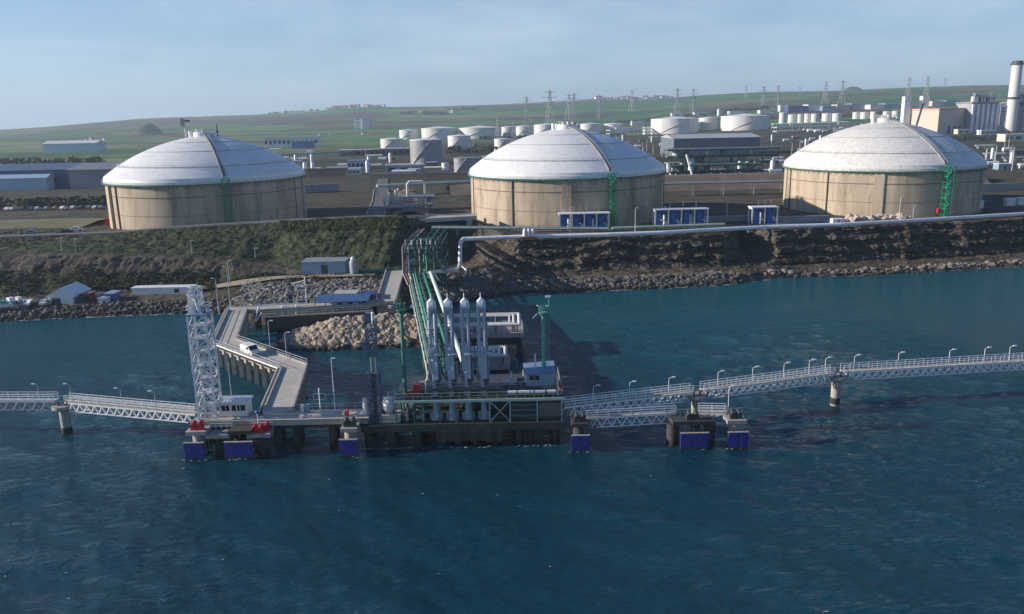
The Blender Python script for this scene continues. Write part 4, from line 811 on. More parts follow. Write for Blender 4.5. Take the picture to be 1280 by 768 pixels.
def loop(x0, x1, y0, y1, zt, label, zp):
    t = thing('loop_platform', ((x0 + x1) / 2, (y0 + y1) / 2, -3.5), 'concrete platform on piles under ' + label, 'platform', 'expansion loop platforms')
    MB().box(x0, x1, y0, y1, zt - 1.0, zt).build('slab', concrete, t); MB().box(x0 + .6, x1 - .6, y0 + .5, y1 - .5, zt - 2.6, zt - 1).build('beam', concrete_d, t)
    for x in np.linspace(x0 + .9, x1 - .9, 3):
        for y in (y0 + 1.2, y1 - 1.2): pile(t, x, y, zt - 2.6, 1.1, concrete_d, False)
    t = thing('pipe_loop', ((x0 + x1) / 2, (y0 + y1) / 2, zt), 'white rectangular pipe loop on ' + label.replace('the loop', 'the platform'), 'pipe', 'expansion loops')
    for k, r in ((0, .34), (1.15, .24), (2.0, .18)):
        MB().path([(x0 - 2.5, y1 - .7 - k * .8, zp), (x1 - .8 - k, y1 - .7 - k * .8, zp), (x1 - .8 - k, y0 + .7 + k * .8, zp), (x0 - 2.5, y0 + .7 + k * .8, zp)], r, 10).build('pipe', white2, t, 40)
    for x in np.linspace(x0 + 1, x1 - 1.2, 4):
        for y in (y0 + .8, y1 - .8): MB().box(x - .12, x + .12, y - .12, y + .12, zt, zp - .3).build('support', steel_d, t)
    for x in np.linspace(x0 + 1, x1 - 1.5, 4): MB().bar((x, y0 + .7, zp - .2), (x, y1 - .7, zp - .2), .2).build('crossbar', grey, t)
loop(-13, 2.2, 155.5, 166, 5.2, 'the loop furthest from the loading arms', 6.7)
loop(-10.6, -.6, 135, 141.5, 5.0, 'the loop nearest the loading arms', 6.4)
# tower where the pipes climb the cliff
t = thing('pipe_tower', (-23, 225, 3), 'dark green steel pipe tower rising up the shaded cliff notch', 'pipe tower')
for iy, y in enumerate((214, 222, 230, 238)):
    for x in (-27.6, -24.2, -20.8, -17.4): MB().bar((x, y, 2), (x, y, 14.5), .28).build('post', green_d, t)
    for z in (6, 9, 12, 14.4): MB().bar((-27.6, y, z), (-17.4, y, z), .2, .28).build('beam', green_d, t)
    piece('brace', green_d, t, (-27.6, y, 6), (-24.2, y, 12), .16); piece('brace', green_d, t, (-17.4, y, 6), (-20.8, y, 12), .16)
for z in (6, 9, 12, 14.4):
    for x in (-27.6, -17.4): MB().bar((x, 214, z), (x, 238, z), .2, .26).build('beam', green_d, t)
for x, r, mt_ in ((-27.9, .2, grey), (-27.2, .22, redbrown), (-26.4, .18, white2), (-23.2, .2, green_d), (-21.4, .26, green), (-19.4, .3, green_d)):
    MB().path([(x + 3.2, 198, 6.8), (x, 213.5, 6.8), (x, 214.5, 13.6), (x, 216, 14.2), (x, 258, 13.2)], r, 10).build('riser_pipe', mt_, t, 40)
rq = random.Random(9)
for k in range(26):
    x = rq.uniform(-27.2, -16.6); y = rq.uniform(213.5, 236); r = rq.choice((.1, .16, .24)); zz = rq.uniform(8, 14.2); MB().path([(x, y, 3), (x, y, zz), (x, y + rq.uniform(3, 9), zz)], r, 8).build('pipe', rq.choice((green_d, green, green_d, grey, green_l)), t, 40)
for y in (218, 226, 234):
    for x in (-25.9, -22.5, -19.1): piece('brace', green, t, (x - 1.6, y, 3), (x + 1.6, y, 14), .15)
for z in (6.1, 9.1): MB().box(-27.6, -17.4, 214.2, 222, z, z + .08).build('grating', green_d, t); railing([(-27.6, 214, z), (-17.4, 214, z)], 1.1, 1.6, .05).build('railing', green, t)
railing([(-27.6, 214, 14.5), (-17.4, 214, 14.5)], 1.1, 1.6, .04).build('railing', green_d, t); MB().box(-27.6, -17.4, 222, 226, 11.95, 12.05).build('grating', green_d, t)
MB().box(-25.5, -20.5, 228, 231, 12.1, 14.0).build('valve_house', green_d, t)
for k in range(7): x = -27 + k * 1.35 + rq.uniform(-.3, .3); MB().tube((x, 215 + k % 3, 13.4), (x, 215 + k % 3, 15.2 + rq.uniform(0, 1.0)), .24, 8).build('relief_valve', white2 if k % 2 else grey, t, 40)
t.location.x -= 1.4

# ================================================================== terrace pipes along the right cliff
t = thing('cliff_pipeline', (60, 240, 11.6), 'fat white pipeline running along the right cliff top', 'pipeline')
e = P(578, 302, 12.4); pts = [P(572, 336, 4.8), P(579, 330, 6.0), Vector((e.x, e.y, 11.4)), e + Vector((.7, 0, .5))]
ax = [(640, 296.5), (700, 295), (760, 293.5), (830, 291), (900, 287), (960, 284), (1050, 281), (1150, 275.5), (1280, 267.5), (1400, 259)]
pts = [PY(571, 336, 232), PY(575, 332, 236), PY(575.5, 303, 238.5), PY(580, 299, 238.6)] + [P(x, y, 12.45) for x, y in ax]
MB().path(pts, .62, 14).build('pipe', white, t, 40)
for i in range(5, len(pts)):
    for f_ in (.2, .6): 
        c = pts[i - 1].lerp(pts[i], f_); MB().box(c.x - .25, c.x + .25, c.y - .4, c.y + .6, c.z - 1.4, c.z - .4).build('support', concrete, t)
for k, x in enumerate((656, 661, 666)): c = PY(x, 292, 239.3); MB().lathe([(.45, -1), (.6, -.6), (.6, .9), (.3, 1.4), (.01, 1.5)], c, 12).build('valve', white, t, 40)
c = PY(662, 297.5, 238.4); MB().box(c.x - 2.2, c.x + 2.2, c.y - .4, c.y + .2, c.z - .5, c.z + .4).build('valve_box', rust, t)
t = thing('pipe_offset', PY(556, 340, 228), 'white pipe bend crossing from the trestle to the cliff pipe', 'pipe')
MB().path([PY(536, 341, 205), PY(556, 338, 216), PY(572, 336.5, 228), PY(575, 332, 234)], .3, 10).build('pipe', white, t, 40); MB().path([PY(540, 341, 206), PY(560, 340.5, 216), PY(574, 340, 226)], .22, 10).build('pipe', white2, t, 40); MB().ball(PY(553, 334, 216), .7, 10, 6).build('valve', white, t, 40)
t = thing('drain_pipe', PY(590, 350, 224), 'pale drain pipe stepping down the cliff by the notch', 'pipe'); MB().path([PY(578, 333, 230), PY(583, 338, 228), PY(581, 345, 224)], .32, 8).build('pipe', white2, t, 40); MB().path([PY(587, 337, 232), PY(591, 352, 224), PY(590, 359, 220)], .2, 8).build('lower_pipe', white2, t, 40)
# green-railed pipe rack behind it
def pipe_rack(name, p, q, w, h, levels, label, cat, npipes=4, step=8, mt=green_d, pm=(white2, grey, green_l, steel), rail=True, r=.2, seed=0, deck=False):
    p, q = Vector(p), Vector(q); d = (q - p); ln = d.length; x = d / ln; s = Vector((-x.y, x.x, 0)); t = thing(name, p, label, cat); rr = random.Random(seed); n = max(1, int(ln / step))
    for i in range(n + 1):
        c = p.lerp(q, i / n)
        for k in (-1, 1): MB().bar(c + s * w / 2 * k, c + s * w / 2 * k + UPV * h, .3).build('post', mt, t)
        for L_ in range(levels): z = h * (L_ + 1) / levels; MB().bar(c - s * w / 2 + UPV * z, c + s * w / 2 + UPV * z, .25, .3).build('beam', mt, t)
    for k in (-1, 1): MB().bar(p + s * w / 2 * k + UPV * h, q + s * w / 2 * k + UPV * h, .2, .3).build('side_beam', mt, t)
    for L_ in range(levels):
        z = h * (L_ + 1) / levels
        if deck: MB().bar(p + UPV * (z - .3), q + UPV * (z - .3), w * .96, .25).build('grating', mt, t); railing([p - s * w / 2 + UPV * z, q - s * w / 2 + UPV * z], 1.1, 3, .1).build('railing', green, t); [MB().lathe([(.1, 0), (rr.uniform(.8, 1.6), .1), (rr.uniform(.8, 1.6), rr.uniform(2, 5)), (.1, 5.2)], p.lerp(q, rr.random()) + s * rr.uniform(-.4, .4) * w + UPV * (z - h / levels), 10).build('vessel', rr.choice((green_d, steel, grey, white2)), t, 40) for _ in range(9)]
        for i in range(npipes):
            k = (i + .5) / npipes - .5; rad_ = r * rr.uniform(.5, 1.3); MB().tube(p + s * w * k * .9 + UPV * (z + .15 + rad_), q + s * w * k * .9 + UPV * (z + .15 + rad_), rad_, 8).build('pipe', rr.choice(pm), t, 40)
    if rail: railing([p - s * w / 2 + UPV * h, q - s * w / 2 + UPV * h], 1.1, 3, .05).build('railing', mt, t)
    return t
a = PY(540, 288.5, 247); b = PY(760, 290, 247); pipe_rack('pipe_rack', a - UPV * 1.6, b - UPV * 1.6, 3, 2.4, 1, 'low green pipe rack in front of the middle domed tank', 'pipe rack', 4, 7, green, seed=1)
a = PY(765, 288, 250); b = PY(905, 283, 252); pipe_rack('pipe_rack', a - UPV * 1.2, b - UPV * 1.2, 3, 1.6, 1, 'low green pipe rack behind the blue shelters', 'pipe rack', 5, 7, green, seed=2)
# blue pump shelters
def shelter(px0, px1, pyb, yy, h, bays, label, full=True):
    a, b = PY(px0, pyb, yy), PY(px1, pyb, yy); z = min(a.z, b.z) - .6; x0, x1 = a.x, b.x; t = thing('pump_shelter', ((x0 + x1) / 2, yy, z), label, 'shelter', 'blue pump shelters'); h += .6; n = bays
    for i in range(n + 1):
        x = lerp(x0, x1, i / n)
        for y in (yy, yy + 4): MB().box(x - .2, x + .2, y - .16, y + .16, z, z + h).build('post', white, t)
        MB().box(x - .25, x + .25, yy + .22, yy + 3.8, z + h - .45, z + h - .02).build('roof_beam', white, t)
    MB().box(x0 - .4, x1 + .4, yy - .3, yy + 4.3, z + h, z + h + .3).build('roof', white, t)
    for i in range(n):
        xa, xb = lerp(x0, x1, i / n) + .3, lerp(x0, x1, (i + 1) / n) - .3
        MB().box(xa, xb, yy + 2.6, yy + 2.8, z, z + h - .1).build('wall_panel', blue, t)
        if full or i > 0: MB().box(lerp(xa, xb, .15), lerp(xa, xb, .62), yy + .1, yy + .3, z, z + h * .86).build('blue_door', blue, t)
        mx_ = lerp(xa, xb, .75); MB().tube((mx_, yy + .8, z), (mx_, yy + .8, z + h * .75), .35, 10).build('pump_column', blue if i % 2 else white, t, 40); MB().path([(mx_ - 1.2, yy + .6, z + h * .5), (mx_, yy + .6, z + h * .5), (mx_ + .8, yy + .6, z + h * .3)], .16, 8).build('pipe', white, t, 40)
    for k in (.3, .55, .8): MB().tube((lerp(x0, x1, k), yy + 2, z + h + .3), (lerp(x0, x1, k), yy + 2, z + h + 2.6), .07, 6).build('vent', grey, t, 40)
shelter(700, 761, 289, 256, 5.6, 4, 'blue pump shelter at the foot of the middle domed tank', True)
shelter(819, 884, 285, 258, 6.0, 4, 'blue pump shelter right of the middle domed tank', False)
shelter(940, 971, 281, 262, 5.6, 2, 'small blue pump shelter left of the rightmost domed tank', True)
# lamps, boxes, spoil on the terrace
LP_ = [(713, 288, 246, 'at the left end of the left blue shelter'), (794, 288, 246, 'between the two larger blue shelters'), (829, 285, 262, 'at the right side of the middle domed tank'), (908, 279, 270, 'in the tank shadow between the shelters'), (1124, 272, 262, 'in front of the rightmost domed tank'), (1141, 272, 262, 'slightly shorter, in front of the rightmost domed tank')]
for i, (px, py, yy, w) in enumerate(LP_): 
    p = PY(px, py, yy); lamp_post(p - UPV * .5, 7.2 if i not in (5,) else 4.2, .4, 0, 'grey lamp post ' + w, 'terrace lamps', .12)
t = thing('storage_container', PY(1046, 281, 258), 'white box beside the spoil heap on the right cliff top', 'container'); p = t.location.copy(); w = MB().box(p.x - 1.8, p.x + 1.8, p.y - 1.2, p.y + 1.2, p.z - .6, p.z + 2.0).build('body', white, t); MB().box(p.x - .5, p.x + .5, p.y - 1.26, p.y - 1.2, p.z, p.z + 1.7).build('door', grey, w)
for k, (px, py) in enumerate(((1206, 258), (1222, 256), (1262, 253), (1277, 252))): 
    t = thing('concrete_block', PY(px, py, 283), ORD[k] + ' white block from the left on the far right cliff top', 'block', 'white blocks on the cliff top'); p = t.location.copy(); MB().box(p.x - 1.6, p.x + 1.6, p.y - 1, p.y + 1, p.z - 1.2, p.z + 1.2).build('body', white2, t); MB().box(p.x - 1.7, p.x + 1.7, p.y - 1.1, p.y + 1.1, p.z + 1.2, p.z + 1.4).build('lid', white, t)

# ================================================================== quay, boulders, rubble mound
ICO = None
def ico():
    global ICO
    if ICO is None:
        import bmesh
        bm = bmesh.new(); bmesh.ops.create_icosphere(bm, subdivisions=1, radius=1); bm.verts.ensure_lookup_table()
        ICO = ([v.co.copy() for v in bm.verts], [tuple(v.index for v in f.verts) for f in bm.faces]); bm.free()
    return ICO
def boulders(name, pts, mat, label, smin, smax, seed):
    rr = random.Random(seed); vs0, fs0 = ico(); b = MB()
    for p in pts:
        s = rr.uniform(smin, smax) * (1.5 if rr.random() < .1 else 1); R_ = Matrix.Rotation(rr.uniform(0, 6.28), 3, 'Z') @ Matrix.Rotation(rr.uniform(-.6, .6), 3, 'X')
        sc = Vector((rr.uniform(.7, 1.25), rr.uniform(.7, 1.2), rr.uniform(.5, .95))); o = Vector((rr.random() * 90, rr.random() * 90, 0))
        b.add([Vector(p) + R_ @ Vector((v.x * sc.x, v.y * sc.y, v.z * sc.z)) * s * (1 + .45 * noise.noise(v * 1.3 + o)) for v in vs0], fs0)
    o = b.build(name, mat); o['kind'] = 'stuff'; o['label'] = label; return o
rr = random.Random(3)
def shore_pts(x0, x1, t0, t1, n, lift=.1):
    out = []
    for _ in range(n):
        x = rr.uniform(x0, x1); p = land(x, rr.uniform(t0, t1)); out.append((p[0], p[1], p[2] + lift))
    return out
boulders('shore_boulders', shore_pts(-6, 66, 1.0, 2.2, 1500), rockd, 'dark boulders along the foot of the right cliff', .3, .8, 1)
boulders('shore_boulders', shore_pts(-260, -66, .9, 2.15, 2600), rockd, 'dark boulders edging the low left shore', .25, .65, 2)
boulders('shore_boulders', shore_pts(74, 230, .95, 1.9, 700), M('bleached_boulder_rock', (.22, .19, .16), .9, .4, .55, dirt=(.07, .06, .05), dirt_amt=.7), 'pale boulders below the far right cliff', .2, .85, 3)
boulders('slope_boulders', shore_pts(-73, -33, 1.9, 3.0, 2300), M('grey_boulder_rock', (.19, .175, .16), .9, .45, .5, dirt=(.05, .047, .043), dirt_amt=.8), 'grey boulder slope behind the quay', .3, .75, 4)
boulders('slope_boulders', shore_pts(-33, -6, 1.1, 3.4, 1100), rockd, 'dark boulders in the shaded notch under the pipe trestle', .4, 1.1, 5)
pts = []
def mound_z(x, y):
    u = (x + 51) / 12; top_ = 4.6 * min(1, max(0, u)); yc = 173 + (x + 40) * .05; return top_ * max(0, 1 - abs(y - yc) / 8.6) ** .85
for _ in range(3600):
    x = rr.uniform(-51.5, -16); y = rr.uniform(164, 182); z = mound_z(x, y)
    if z > .05 or rr.random() < .1: pts.append((x, y, z - .1))
boulders('rubble_mound', pts, rockm, 'sunlit heap of tan boulders forming the little breakwater', .25, 1.05, 6)
b = MB(); N = 30
vs = [(lerp(-51, -16, i / N), lerp(164, 182, j / 14), mound_z(lerp(-51, -16, i / N), lerp(164, 182, j / 14)) - .5) for j in range(15) for i in range(N + 1)]
b.add(vs, [(j * (N + 1) + i, j * (N + 1) + i + 1, (j + 1) * (N + 1) + i + 1, (j + 1) * (N + 1) + i) for j in range(14) for i in range(N)])
o = b.build('mound_core', rockd); o['kind'] = 'structure'; o['label'] = 'dark core of the breakwater'
# quay: retaining wall, road slab and rails
t = thing('quay', (-48, 184, -4), 'dark grey concrete quay wall behind the rubble breakwater', 'quay')
MB().prism([(-57, 179.4), (-33, 183.6), (-33, 186), (-57, 182)], -4, 3.6).build('retaining_wall', concrete_d, t)
MB().prism([(-57.1, 179.1), (-33, 183.3), (-33, 183.7), (-57.1, 179.6)], 3.6, 3.85).build('coping', concrete, t)
MB().prism([(-66.8, 181), (-30, 187.6), (-30, 192), (-67.2, 186.5)], 4.0, 4.7).build('road_slab', deck_m, t)
MB().prism([(-66.5, 180.8), (-30, 187.3), (-30, 187.6), (-66.7, 181)], 4.1, 4.95).build('kerb', concrete, t)
for x in (-64, -60): pile(t, x, 183.5, 4.0, 1.2, concrete_d, False)
railing([(-57, 179.4, 3.85), (-33, 183.5, 3.85)], 1.1, 2.2, .04).build('railing', green_l, t); railing([(-66.8, 186.3, 4.7), (-30, 191.9, 4.7)], 1.2, 2.2, .05).build('railing', green_d, t)
for k, x in enumerate((-53, -47.5, -42)): MB().tube((x, 180.4 + (x + 57) * .175, 3.85), (x, 180.4 + (x + 57) * .175, 4.6), .3, 10).build('bollard', steel_d, t, 40)
t = thing('pipe_gantry', (-56, 181, 3.8), 'white pipe frame with sloping legs at the quay end', 'frame'); MB().path([PY(319, 402, 179.6), PY(323, 384, 182), PY(328, 381.5, 183.5), PY(385, 379.5, 187)], .17, 8).build('top_pipe', white, t, 40); MB().path([PY(320, 402, 179.4), PY(327, 391, 180.5)], .15, 8).build('leg', white, t, 40)
for px in (370, 352): MB().tube(PY(px, 399, 181), PY(px, 380, 186), .12, 8).build('upright', white, t, 40)
t = thing('loading_canopy', (-40, 186, 4.7), 'long blue roofed shed along the quay', 'shed'); a, b_ = PY(396, 390, 186), PY(462, 390, 187); z0 = 3.9
rf = MB().add([(a.x, 184.6, 5.6), (b_.x, 185.6, 5.6), (b_.x, 189, 6.7), (a.x, 188, 6.7), (a.x, 184.6, 5.75), (b_.x, 185.6, 5.75), (b_.x, 189, 6.85), (a.x, 188, 6.85)], [(3, 2, 1, 0), (4, 5, 6, 7), (0, 1, 5, 4), (1, 2, 6, 5), (2, 3, 7, 6), (3, 0, 4, 7)]).build('roof', blue if False else M('faded_blue_roof', (.06, .13, .27), .5, .15, .4), t)
for k in range(6):
    x = lerp(a.x, b_.x, k / 5); MB().box(x - .1, x + .1, 184.7 + k * .2, 184.9 + k * .2, 3.6, 5.6).build('post', bluegrey, t)
MB().prism([(a.x + 3, 187.2), (b_.x, 188), (b_.x, 188.3), (a.x + 3, 187.5)], 3.9, 6.3).build('back_wall', bluegrey, t)
for k in range(3): x = lerp(a.x, b_.x, .35 + .2 * k); MB().box(x - .7, x + .7, 186.2, 187, 4.0, 5.2).build('cabinet', white2, t)
# lamp tee mast behind the quay
p = PY(384, 388, 189); t = thing('lamp_mast', p, 'pale mast with a double sloping arm standing behind the quay', 'lamp'); MB().tube(p, p + UPV * 8.2, .16, 8, .11).build('pole', white, t, 40)
for z in (6.0, 7.4): MB().tube(p + UPV * z, p + Vector((-3.2, 0, lerp(z, 6.4, .8))), .1, 8).build('arm', white, t, 40)
MB().frame(p + Vector((-.8, -.2, 6.0)), (.8, .4, .5)).build('lamp_head', white, t)
for k, (px, py, h) in enumerate(((287, 352, 6.5), (240, 318, 5), (320, 329, 5.4), (95, 315, 4.8), (77, 312, 4.4))):
    yy = (212, 241, 241, 240, 240)[k]; p = PY(px, py, yy); lamp_post(p - UPV * 1.0, h, .35, 0, ['lamp post below the ledge above the quay', 'lamp post on the ledge under the leftmost domed tank', 'lamp post on the ledge right of the leftmost domed tank', 'pale lamp post on the grassy left bank', 'thinner lamp post on the grassy left bank'][k], 'bank lamps', .1)
# buildings on the lower shore
def hut(name, px0, px1, pyb, yy, h, dpt, label, cat, wm, rm, door=None, win=0, gable=0, dz=.4, group=None):
    a, b = PY(px0, pyb, yy), PY(px1, pyb, yy); x0, x1, z = a.x, b.x, (a.z + b.z) / 2; t = thing(name, ((x0 + x1) / 2, yy + dpt / 2, z - dz), label, cat, group)
    w = MB().box(x0, x1, yy, yy + dpt, z - dz, z + h).build('wall', wm, t); xm = (x0 + x1) / 2; o = .35
    if gable:
        b_ = MB().add([(x0, yy, z + h), (x1, yy, z + h), (xm, yy, z + h + gable), (x0, yy + dpt, z + h), (x1, yy + dpt, z + h), (xm, yy + dpt, z + h + gable)], [(0, 1, 2), (5, 4, 3), (0, 3, 4, 1)]); b_.build('gable', wm, w)
        for s, xe in ((0, x0 - o), (1, x1 + o)):
            g = gable * (1 + o / max(.1, (x1 - x0) / 2)); zz = z + h + gable - g
            q = [(xm, yy - o, z + h + gable + .04), (xe, yy - o, zz + .04), (xe, yy + dpt + o, zz + .04), (xm, yy + dpt + o, z + h + gable + .04)]
            MB().add(q + [(p[0], p[1], p[2] + .14) for p in q], [(0, 1, 2, 3), (7, 6, 5, 4), (0, 4, 5, 1), (1, 5, 6, 2), (2, 6, 7, 3), (3, 7, 4, 0)]).build('roof', rm, t)
    else: MB().box(x0 - .2, x1 + .2, yy - .2, yy + dpt + .2, z + h, z + h + .2).build('roof', rm, t)
    if door: d0, d1, dh = door; MB().box(lerp(x0, x1, d0), lerp(x0, x1, d1), yy - .05, yy + .02, z, z + h * dh).build('door', steel_d, w)
    for k in range(win):
        f_ = (k + .5) / win; MB().box(lerp(x0, x1, f_) - .35 * (x1 - x0) / win * .9, lerp(x0, x1, f_) + .35 * (x1 - x0) / win * .9, yy - .04, yy + .02, z + h * .45, z + h * .75).build('window', glass, w)
    return t
hut('boat_shed', 61, 92, 383, 205.5, 2.7, 9, 'white gabled boat shed on the low left shore', 'shed', bluegrey if False else white, white, (.15, .5, .8), gable=1.9)
hut('green_container', 93, 104, 382, 206.5, 1.9, 3, 'dark green container right of the boat shed', 'container', M('green_container_paint', (.02, .10, .07), .6), green_d, (.2, .8, .8))
hut('red_container', 103, 113, 379.5, 208.5, 2.6, 3, 'rust red container right of the boat shed', 'container', redbrown, M('pale_red_roof', (.5, .22, .2), .6), (.2, .8, .8))
hut('blue_container', 132, 143, 378.5, 208, 2.3, 4, 'bright blue container at the right of the shore huts', 'container', blue, bluegrey, (.2, .8, .8))
hut('white_cabin', 123, 134, 381, 205.8, 1.5, 3, 'low pale cabin in front of the blue container', 'cabin', white, bluegrey, (.6, .8, .7))
hut('pink_cabin', 114, 122, 377, 212, 1.6, 3, 'small pinkish hut behind the containers', 'hut', M('pink_render', (.5, .38, .36), .8), M('pink_roof', (.5, .36, .34), .7), (.4, .6, .7))
hut('long_shed', 165, 241, 366.5, 214, 1.4, 3, 'long low white shed under the left cliff', 'shed', white, white, (.7, .78, .8))
hut('pump_house', 378, 432, 345.5, 222, 4.0, 7, 'blue grey pump house at the foot of the cliff', 'building', bluegrey, grey, (.45, .6, .8), 0)
hut('site_hut', 419, 446, 386, 190.5, 3.6, 4, 'grey green site hut above the quay', 'hut', M('grey_green_cladding', (.24, .27, .23), .7), M('pale_roof', (.42, .42, .38), .6), (.45, .6, .7))
hut('site_cabin', 436, 460, 387, 187.5, 2.6, 2.6, 'pale site cabin with small windows beside the navy container', 'cabin', M('pale_blue_cabin', (.45, .52, .6), .5), white, None, 3)
hut('navy_container', 450, 468, 384, 191, 3.0, 4, 'navy blue container behind the pale site cabin', 'container', navy, M('navy_roof', (.04, .05, .22), .5), None)
t = thing('water_tank', PY(443, 341, 222), 'grey upright water tank beside the pump house', 'tank'); p = t.location.copy(); MB().lathe([(1.2, -.5), (1.3, 3), (1.0, 3.6), (.01, 3.8)], p, 16).build('vessel', grey, t, 40); MB().ball(p + Vector((-.2, 0, 3.9)), .7, 10, 6).build('cap', white, t, 40)
# ramp up from the quay and green rails
o = MB().add([PY(472, 386, 190), PY(499, 384, 190), PY(497, 344, 222), PY(476, 344, 222)], [(0, 1, 2, 3)]); 
t = thing('access_ramp', (-30, 205, 3), 'pale concrete ramp climbing from the quay to the pump house', 'ramp'); a = [Vector((-32.8, 189, 4.75)), Vector((-28.2, 189, 4.75)), Vector((-30.2, 222, 6.2)), Vector((-35.2, 222, 6.2))]
MB().add([(v.x, v.y, v.z) for v in a] + [(v.x, v.y, v.z - 3) for v in a], [(0, 1, 2, 3), (7, 6, 5, 4), (0, 4, 5, 1), (1, 5, 6, 2), (2, 6, 7, 3), (3, 7, 4, 0)]).build('slab', deck_m, t)
for i, j in ((0, 3), (1, 2)): MB().bar(a[i] + UPV * .2, a[j] + UPV * .2, .35, .5).build('kerb', concrete, t)
t = thing('green_fence', (-35, 223, 5.4), 'bright green fence by the pump house', 'fence'); railing([(-44, 223.5, 5.2), (-34, 222.5, 5.6), (-30.5, 222.4, 5.8)], 1.3, 1.2, .06, (1, .75, .5, .25)).build('railing', brightgreen, t)
# dirt road on the shore bench
def ground_ribbon(name, pts, w, mat, label, dz=.12):
    P3 = []
    for p, q in zip(pts, pts[1:]):
        for k in range(8): P3.append((lerp(p[0], q[0], k / 8), lerp(p[1], q[1], k / 8)))
    P3.append(pts[-1]); pv = [Vector((x, y, zlook(x, y) + dz)) for x, y in P3]; Ls, Rs = strip(pv, w); n = len(pv)
    b = MB().add(Ls + Rs, [(i, i + n, i + n + 1, i + 1) for i in range(n - 1)]); b.v = [(x, y, zlook(x, y) + dz) for x, y, z in b.v]; o = b.build(name, mat); struct(o, label=label); return o
ground_ribbon('road', [(-90, 219), (-74, 218.5), (-62, 219), (-50, 220), (-38, 220.5)], 4, dirtroad, 'dirt track above the boulder slope', .5)
ground_ribbon('road', [(-330, 262), (-180, 262.5), (-130, 263.6), (-99, 263.6), (-67, 262.6), (-45, 261.5), (-25, 268.5), (-10, 266), (2, 258), (30, 256), (60, 258), (110, 265), (160, 272), (260, 292)], 4.6, asphalt, 'grey road along the terrace edge', .25)
kb = MB(); kp = [Vector((x, zy, zlook(x, zy) + .2)) for x, zy in [(-330, 259.6), (-180, 260.1), (-130, 261.1), (-111, 261.2), (-99, 261.1), (-84, 261), (-67, 260.1), (-55, 259.6), (-45, 259), (-36, 259)]]
for p, q in zip(kp, kp[1:]): kb.bar(p, q, .35, .45)
struct(kb.build('kerb', concrete), label='pale kerb along the left terrace road')
o = MB().prism([(-33, 258.5), (-11, 264.5), (-11.5, 270.5), (-34, 265)], 14.9, 16.2)
t = thing('road_bridge', (-22, 264, 14), 'concrete road bridge over the notch beside the pipe tower', 'bridge'); o.build('deck', deck_m, t); railing([(-33, 258.6, 16.2), (-11, 264.6, 16.2)], 1.0, 2, .05).build('railing', white, t); MB().box(-14.5, -12.5, 264, 269, 9, 14.9).build('abutment', concrete, t)
ground_ribbon('road', [(-47, 268), (-51, 300), (-58, 360), (-67, 420), (-78, 500)], 6.5, asphalt, 'inland road between the left and middle domed tanks', .2)
for k in (-3.6, 3.6):
    kb = MB(); kp = [Vector((x + k, y, zlook(x + k, y) + .25)) for x, y in [(-48.5, 278), (-51, 300), (-58, 360), (-67, 420)]]; [kb.bar(p, q, .4, .4) for p, q in zip(kp, kp[1:])]; struct(kb.build('kerb', concrete), label='pale kerb of the inland road')

# ================================================================== scrub, shrubs, grass
def clump(b, c, r, n, rr, flat=.7, leaf=.22):
    for _ in range(n):
        d = Vector((rr.gauss(0, 1), rr.gauss(0, 1), abs(rr.gauss(0, 1)) * flat + .05)); d.normalize(); p = Vector(c) + Vector((d.x * r, d.y * r, d.z * r * flat)) * rr.uniform(.55, 1.05)
        u = Vector((rr.gauss(0, 1), rr.gauss(0, 1), rr.gauss(0, .7))).normalized(); v = u.orthogonal().normalized(); s = leaf * rr.uniform(.6, 1.5)
        b.add([p - u * s, p + v * s * .6, p + u * s, p - v * s * .6], [(0, 1, 2, 3)])
def scrub(name, mat, label, n, x0, x1, t0, t1, r0, r1, k, seed, cond=None, leaf=.28):
    rr = random.Random(seed); b = MB()
    for _ in range(n):
        x = rr.uniform(x0, x1); t_ = rr.uniform(t0, t1)
        if noise.noise(Vector((x * .08, t_ * 1.7, seed))) < -.12 + .25 * (rr.random() - .5): continue
        p = land(x, t_); clump(b, (p[0], p[1] - .15, p[2]), rr.uniform(r0, r1), k, rr, .8, leaf)
    o = b.build(name, mat); o['kind'] = 'stuff'; o['label'] = label
scrub('scrub', leaf_d, 'dark scrub covering the left cliff', 2300, -230, -31, 3.0, 3.75, .25, 1.3, 18, 11, leaf=.22)
scrub('scrub', leaf_g, 'greener scrub on the left bank', 1800, -230, -36, 5.0, 6.0, .15, .5, 16, 12, leaf=.15)
scrub('scrub', leaf_o, 'dry olive scrub scattered on the left cliff', 1000, -200, -33, 2.7, 3.6, .2, .9, 14, 13, leaf=.18)
scrub('scrub', leaf_d, 'sparse dark scrub on the right cliff', 900, 0, 240, 3.2, 6.1, .3, .8, 12, 14, leaf=.22)
scrub('scrub', leaf_o, 'dry tufts at the foot of the right cliff', 700, -2, 240, 2.2, 3.6, .3, .7, 12, 15, leaf=.22)
scrub('dry_grass', grassm, 'sunlit grass strip on top of the left bank', 2600, -75, -34, 5.75, 6.35, .3, .5, 14, 16, leaf=.2)
scrub('dry_grass', grassm, 'rough grass on the left terrace', 1500, -330, -148, 7.0, 8.6, .3, .5, 12, 17, leaf=.25)
def shrub(px, py, yy, r, mat, label, h=None):
    p = PY(px, py, yy); h = h or r * 1.2; t = thing('shrub', p, label, 'shrub', 'shrubs on the lower shore'); rr = random.Random(int(px)); b = MB()
    for k in range(9):
        a = rr.uniform(0, 6.28); rad_ = rr.uniform(0, .7) * r; c = p + Vector((rad_ * math.cos(a), rad_ * math.sin(a) * .8, h * rr.uniform(.25, .75))); clump(b, c, r * rr.uniform(.35, .6), 70, rr, 1.0, .17)
    b.build('crown', mat, t); st = MB()
    for k in range(4): a = rr.uniform(0, 6.28); st.tube(p - UPV * .6, p + Vector((math.cos(a) * r * .4, math.sin(a) * r * .4, h * .6)), .09, 6, .04)
    st.build('trunk', bark, t)
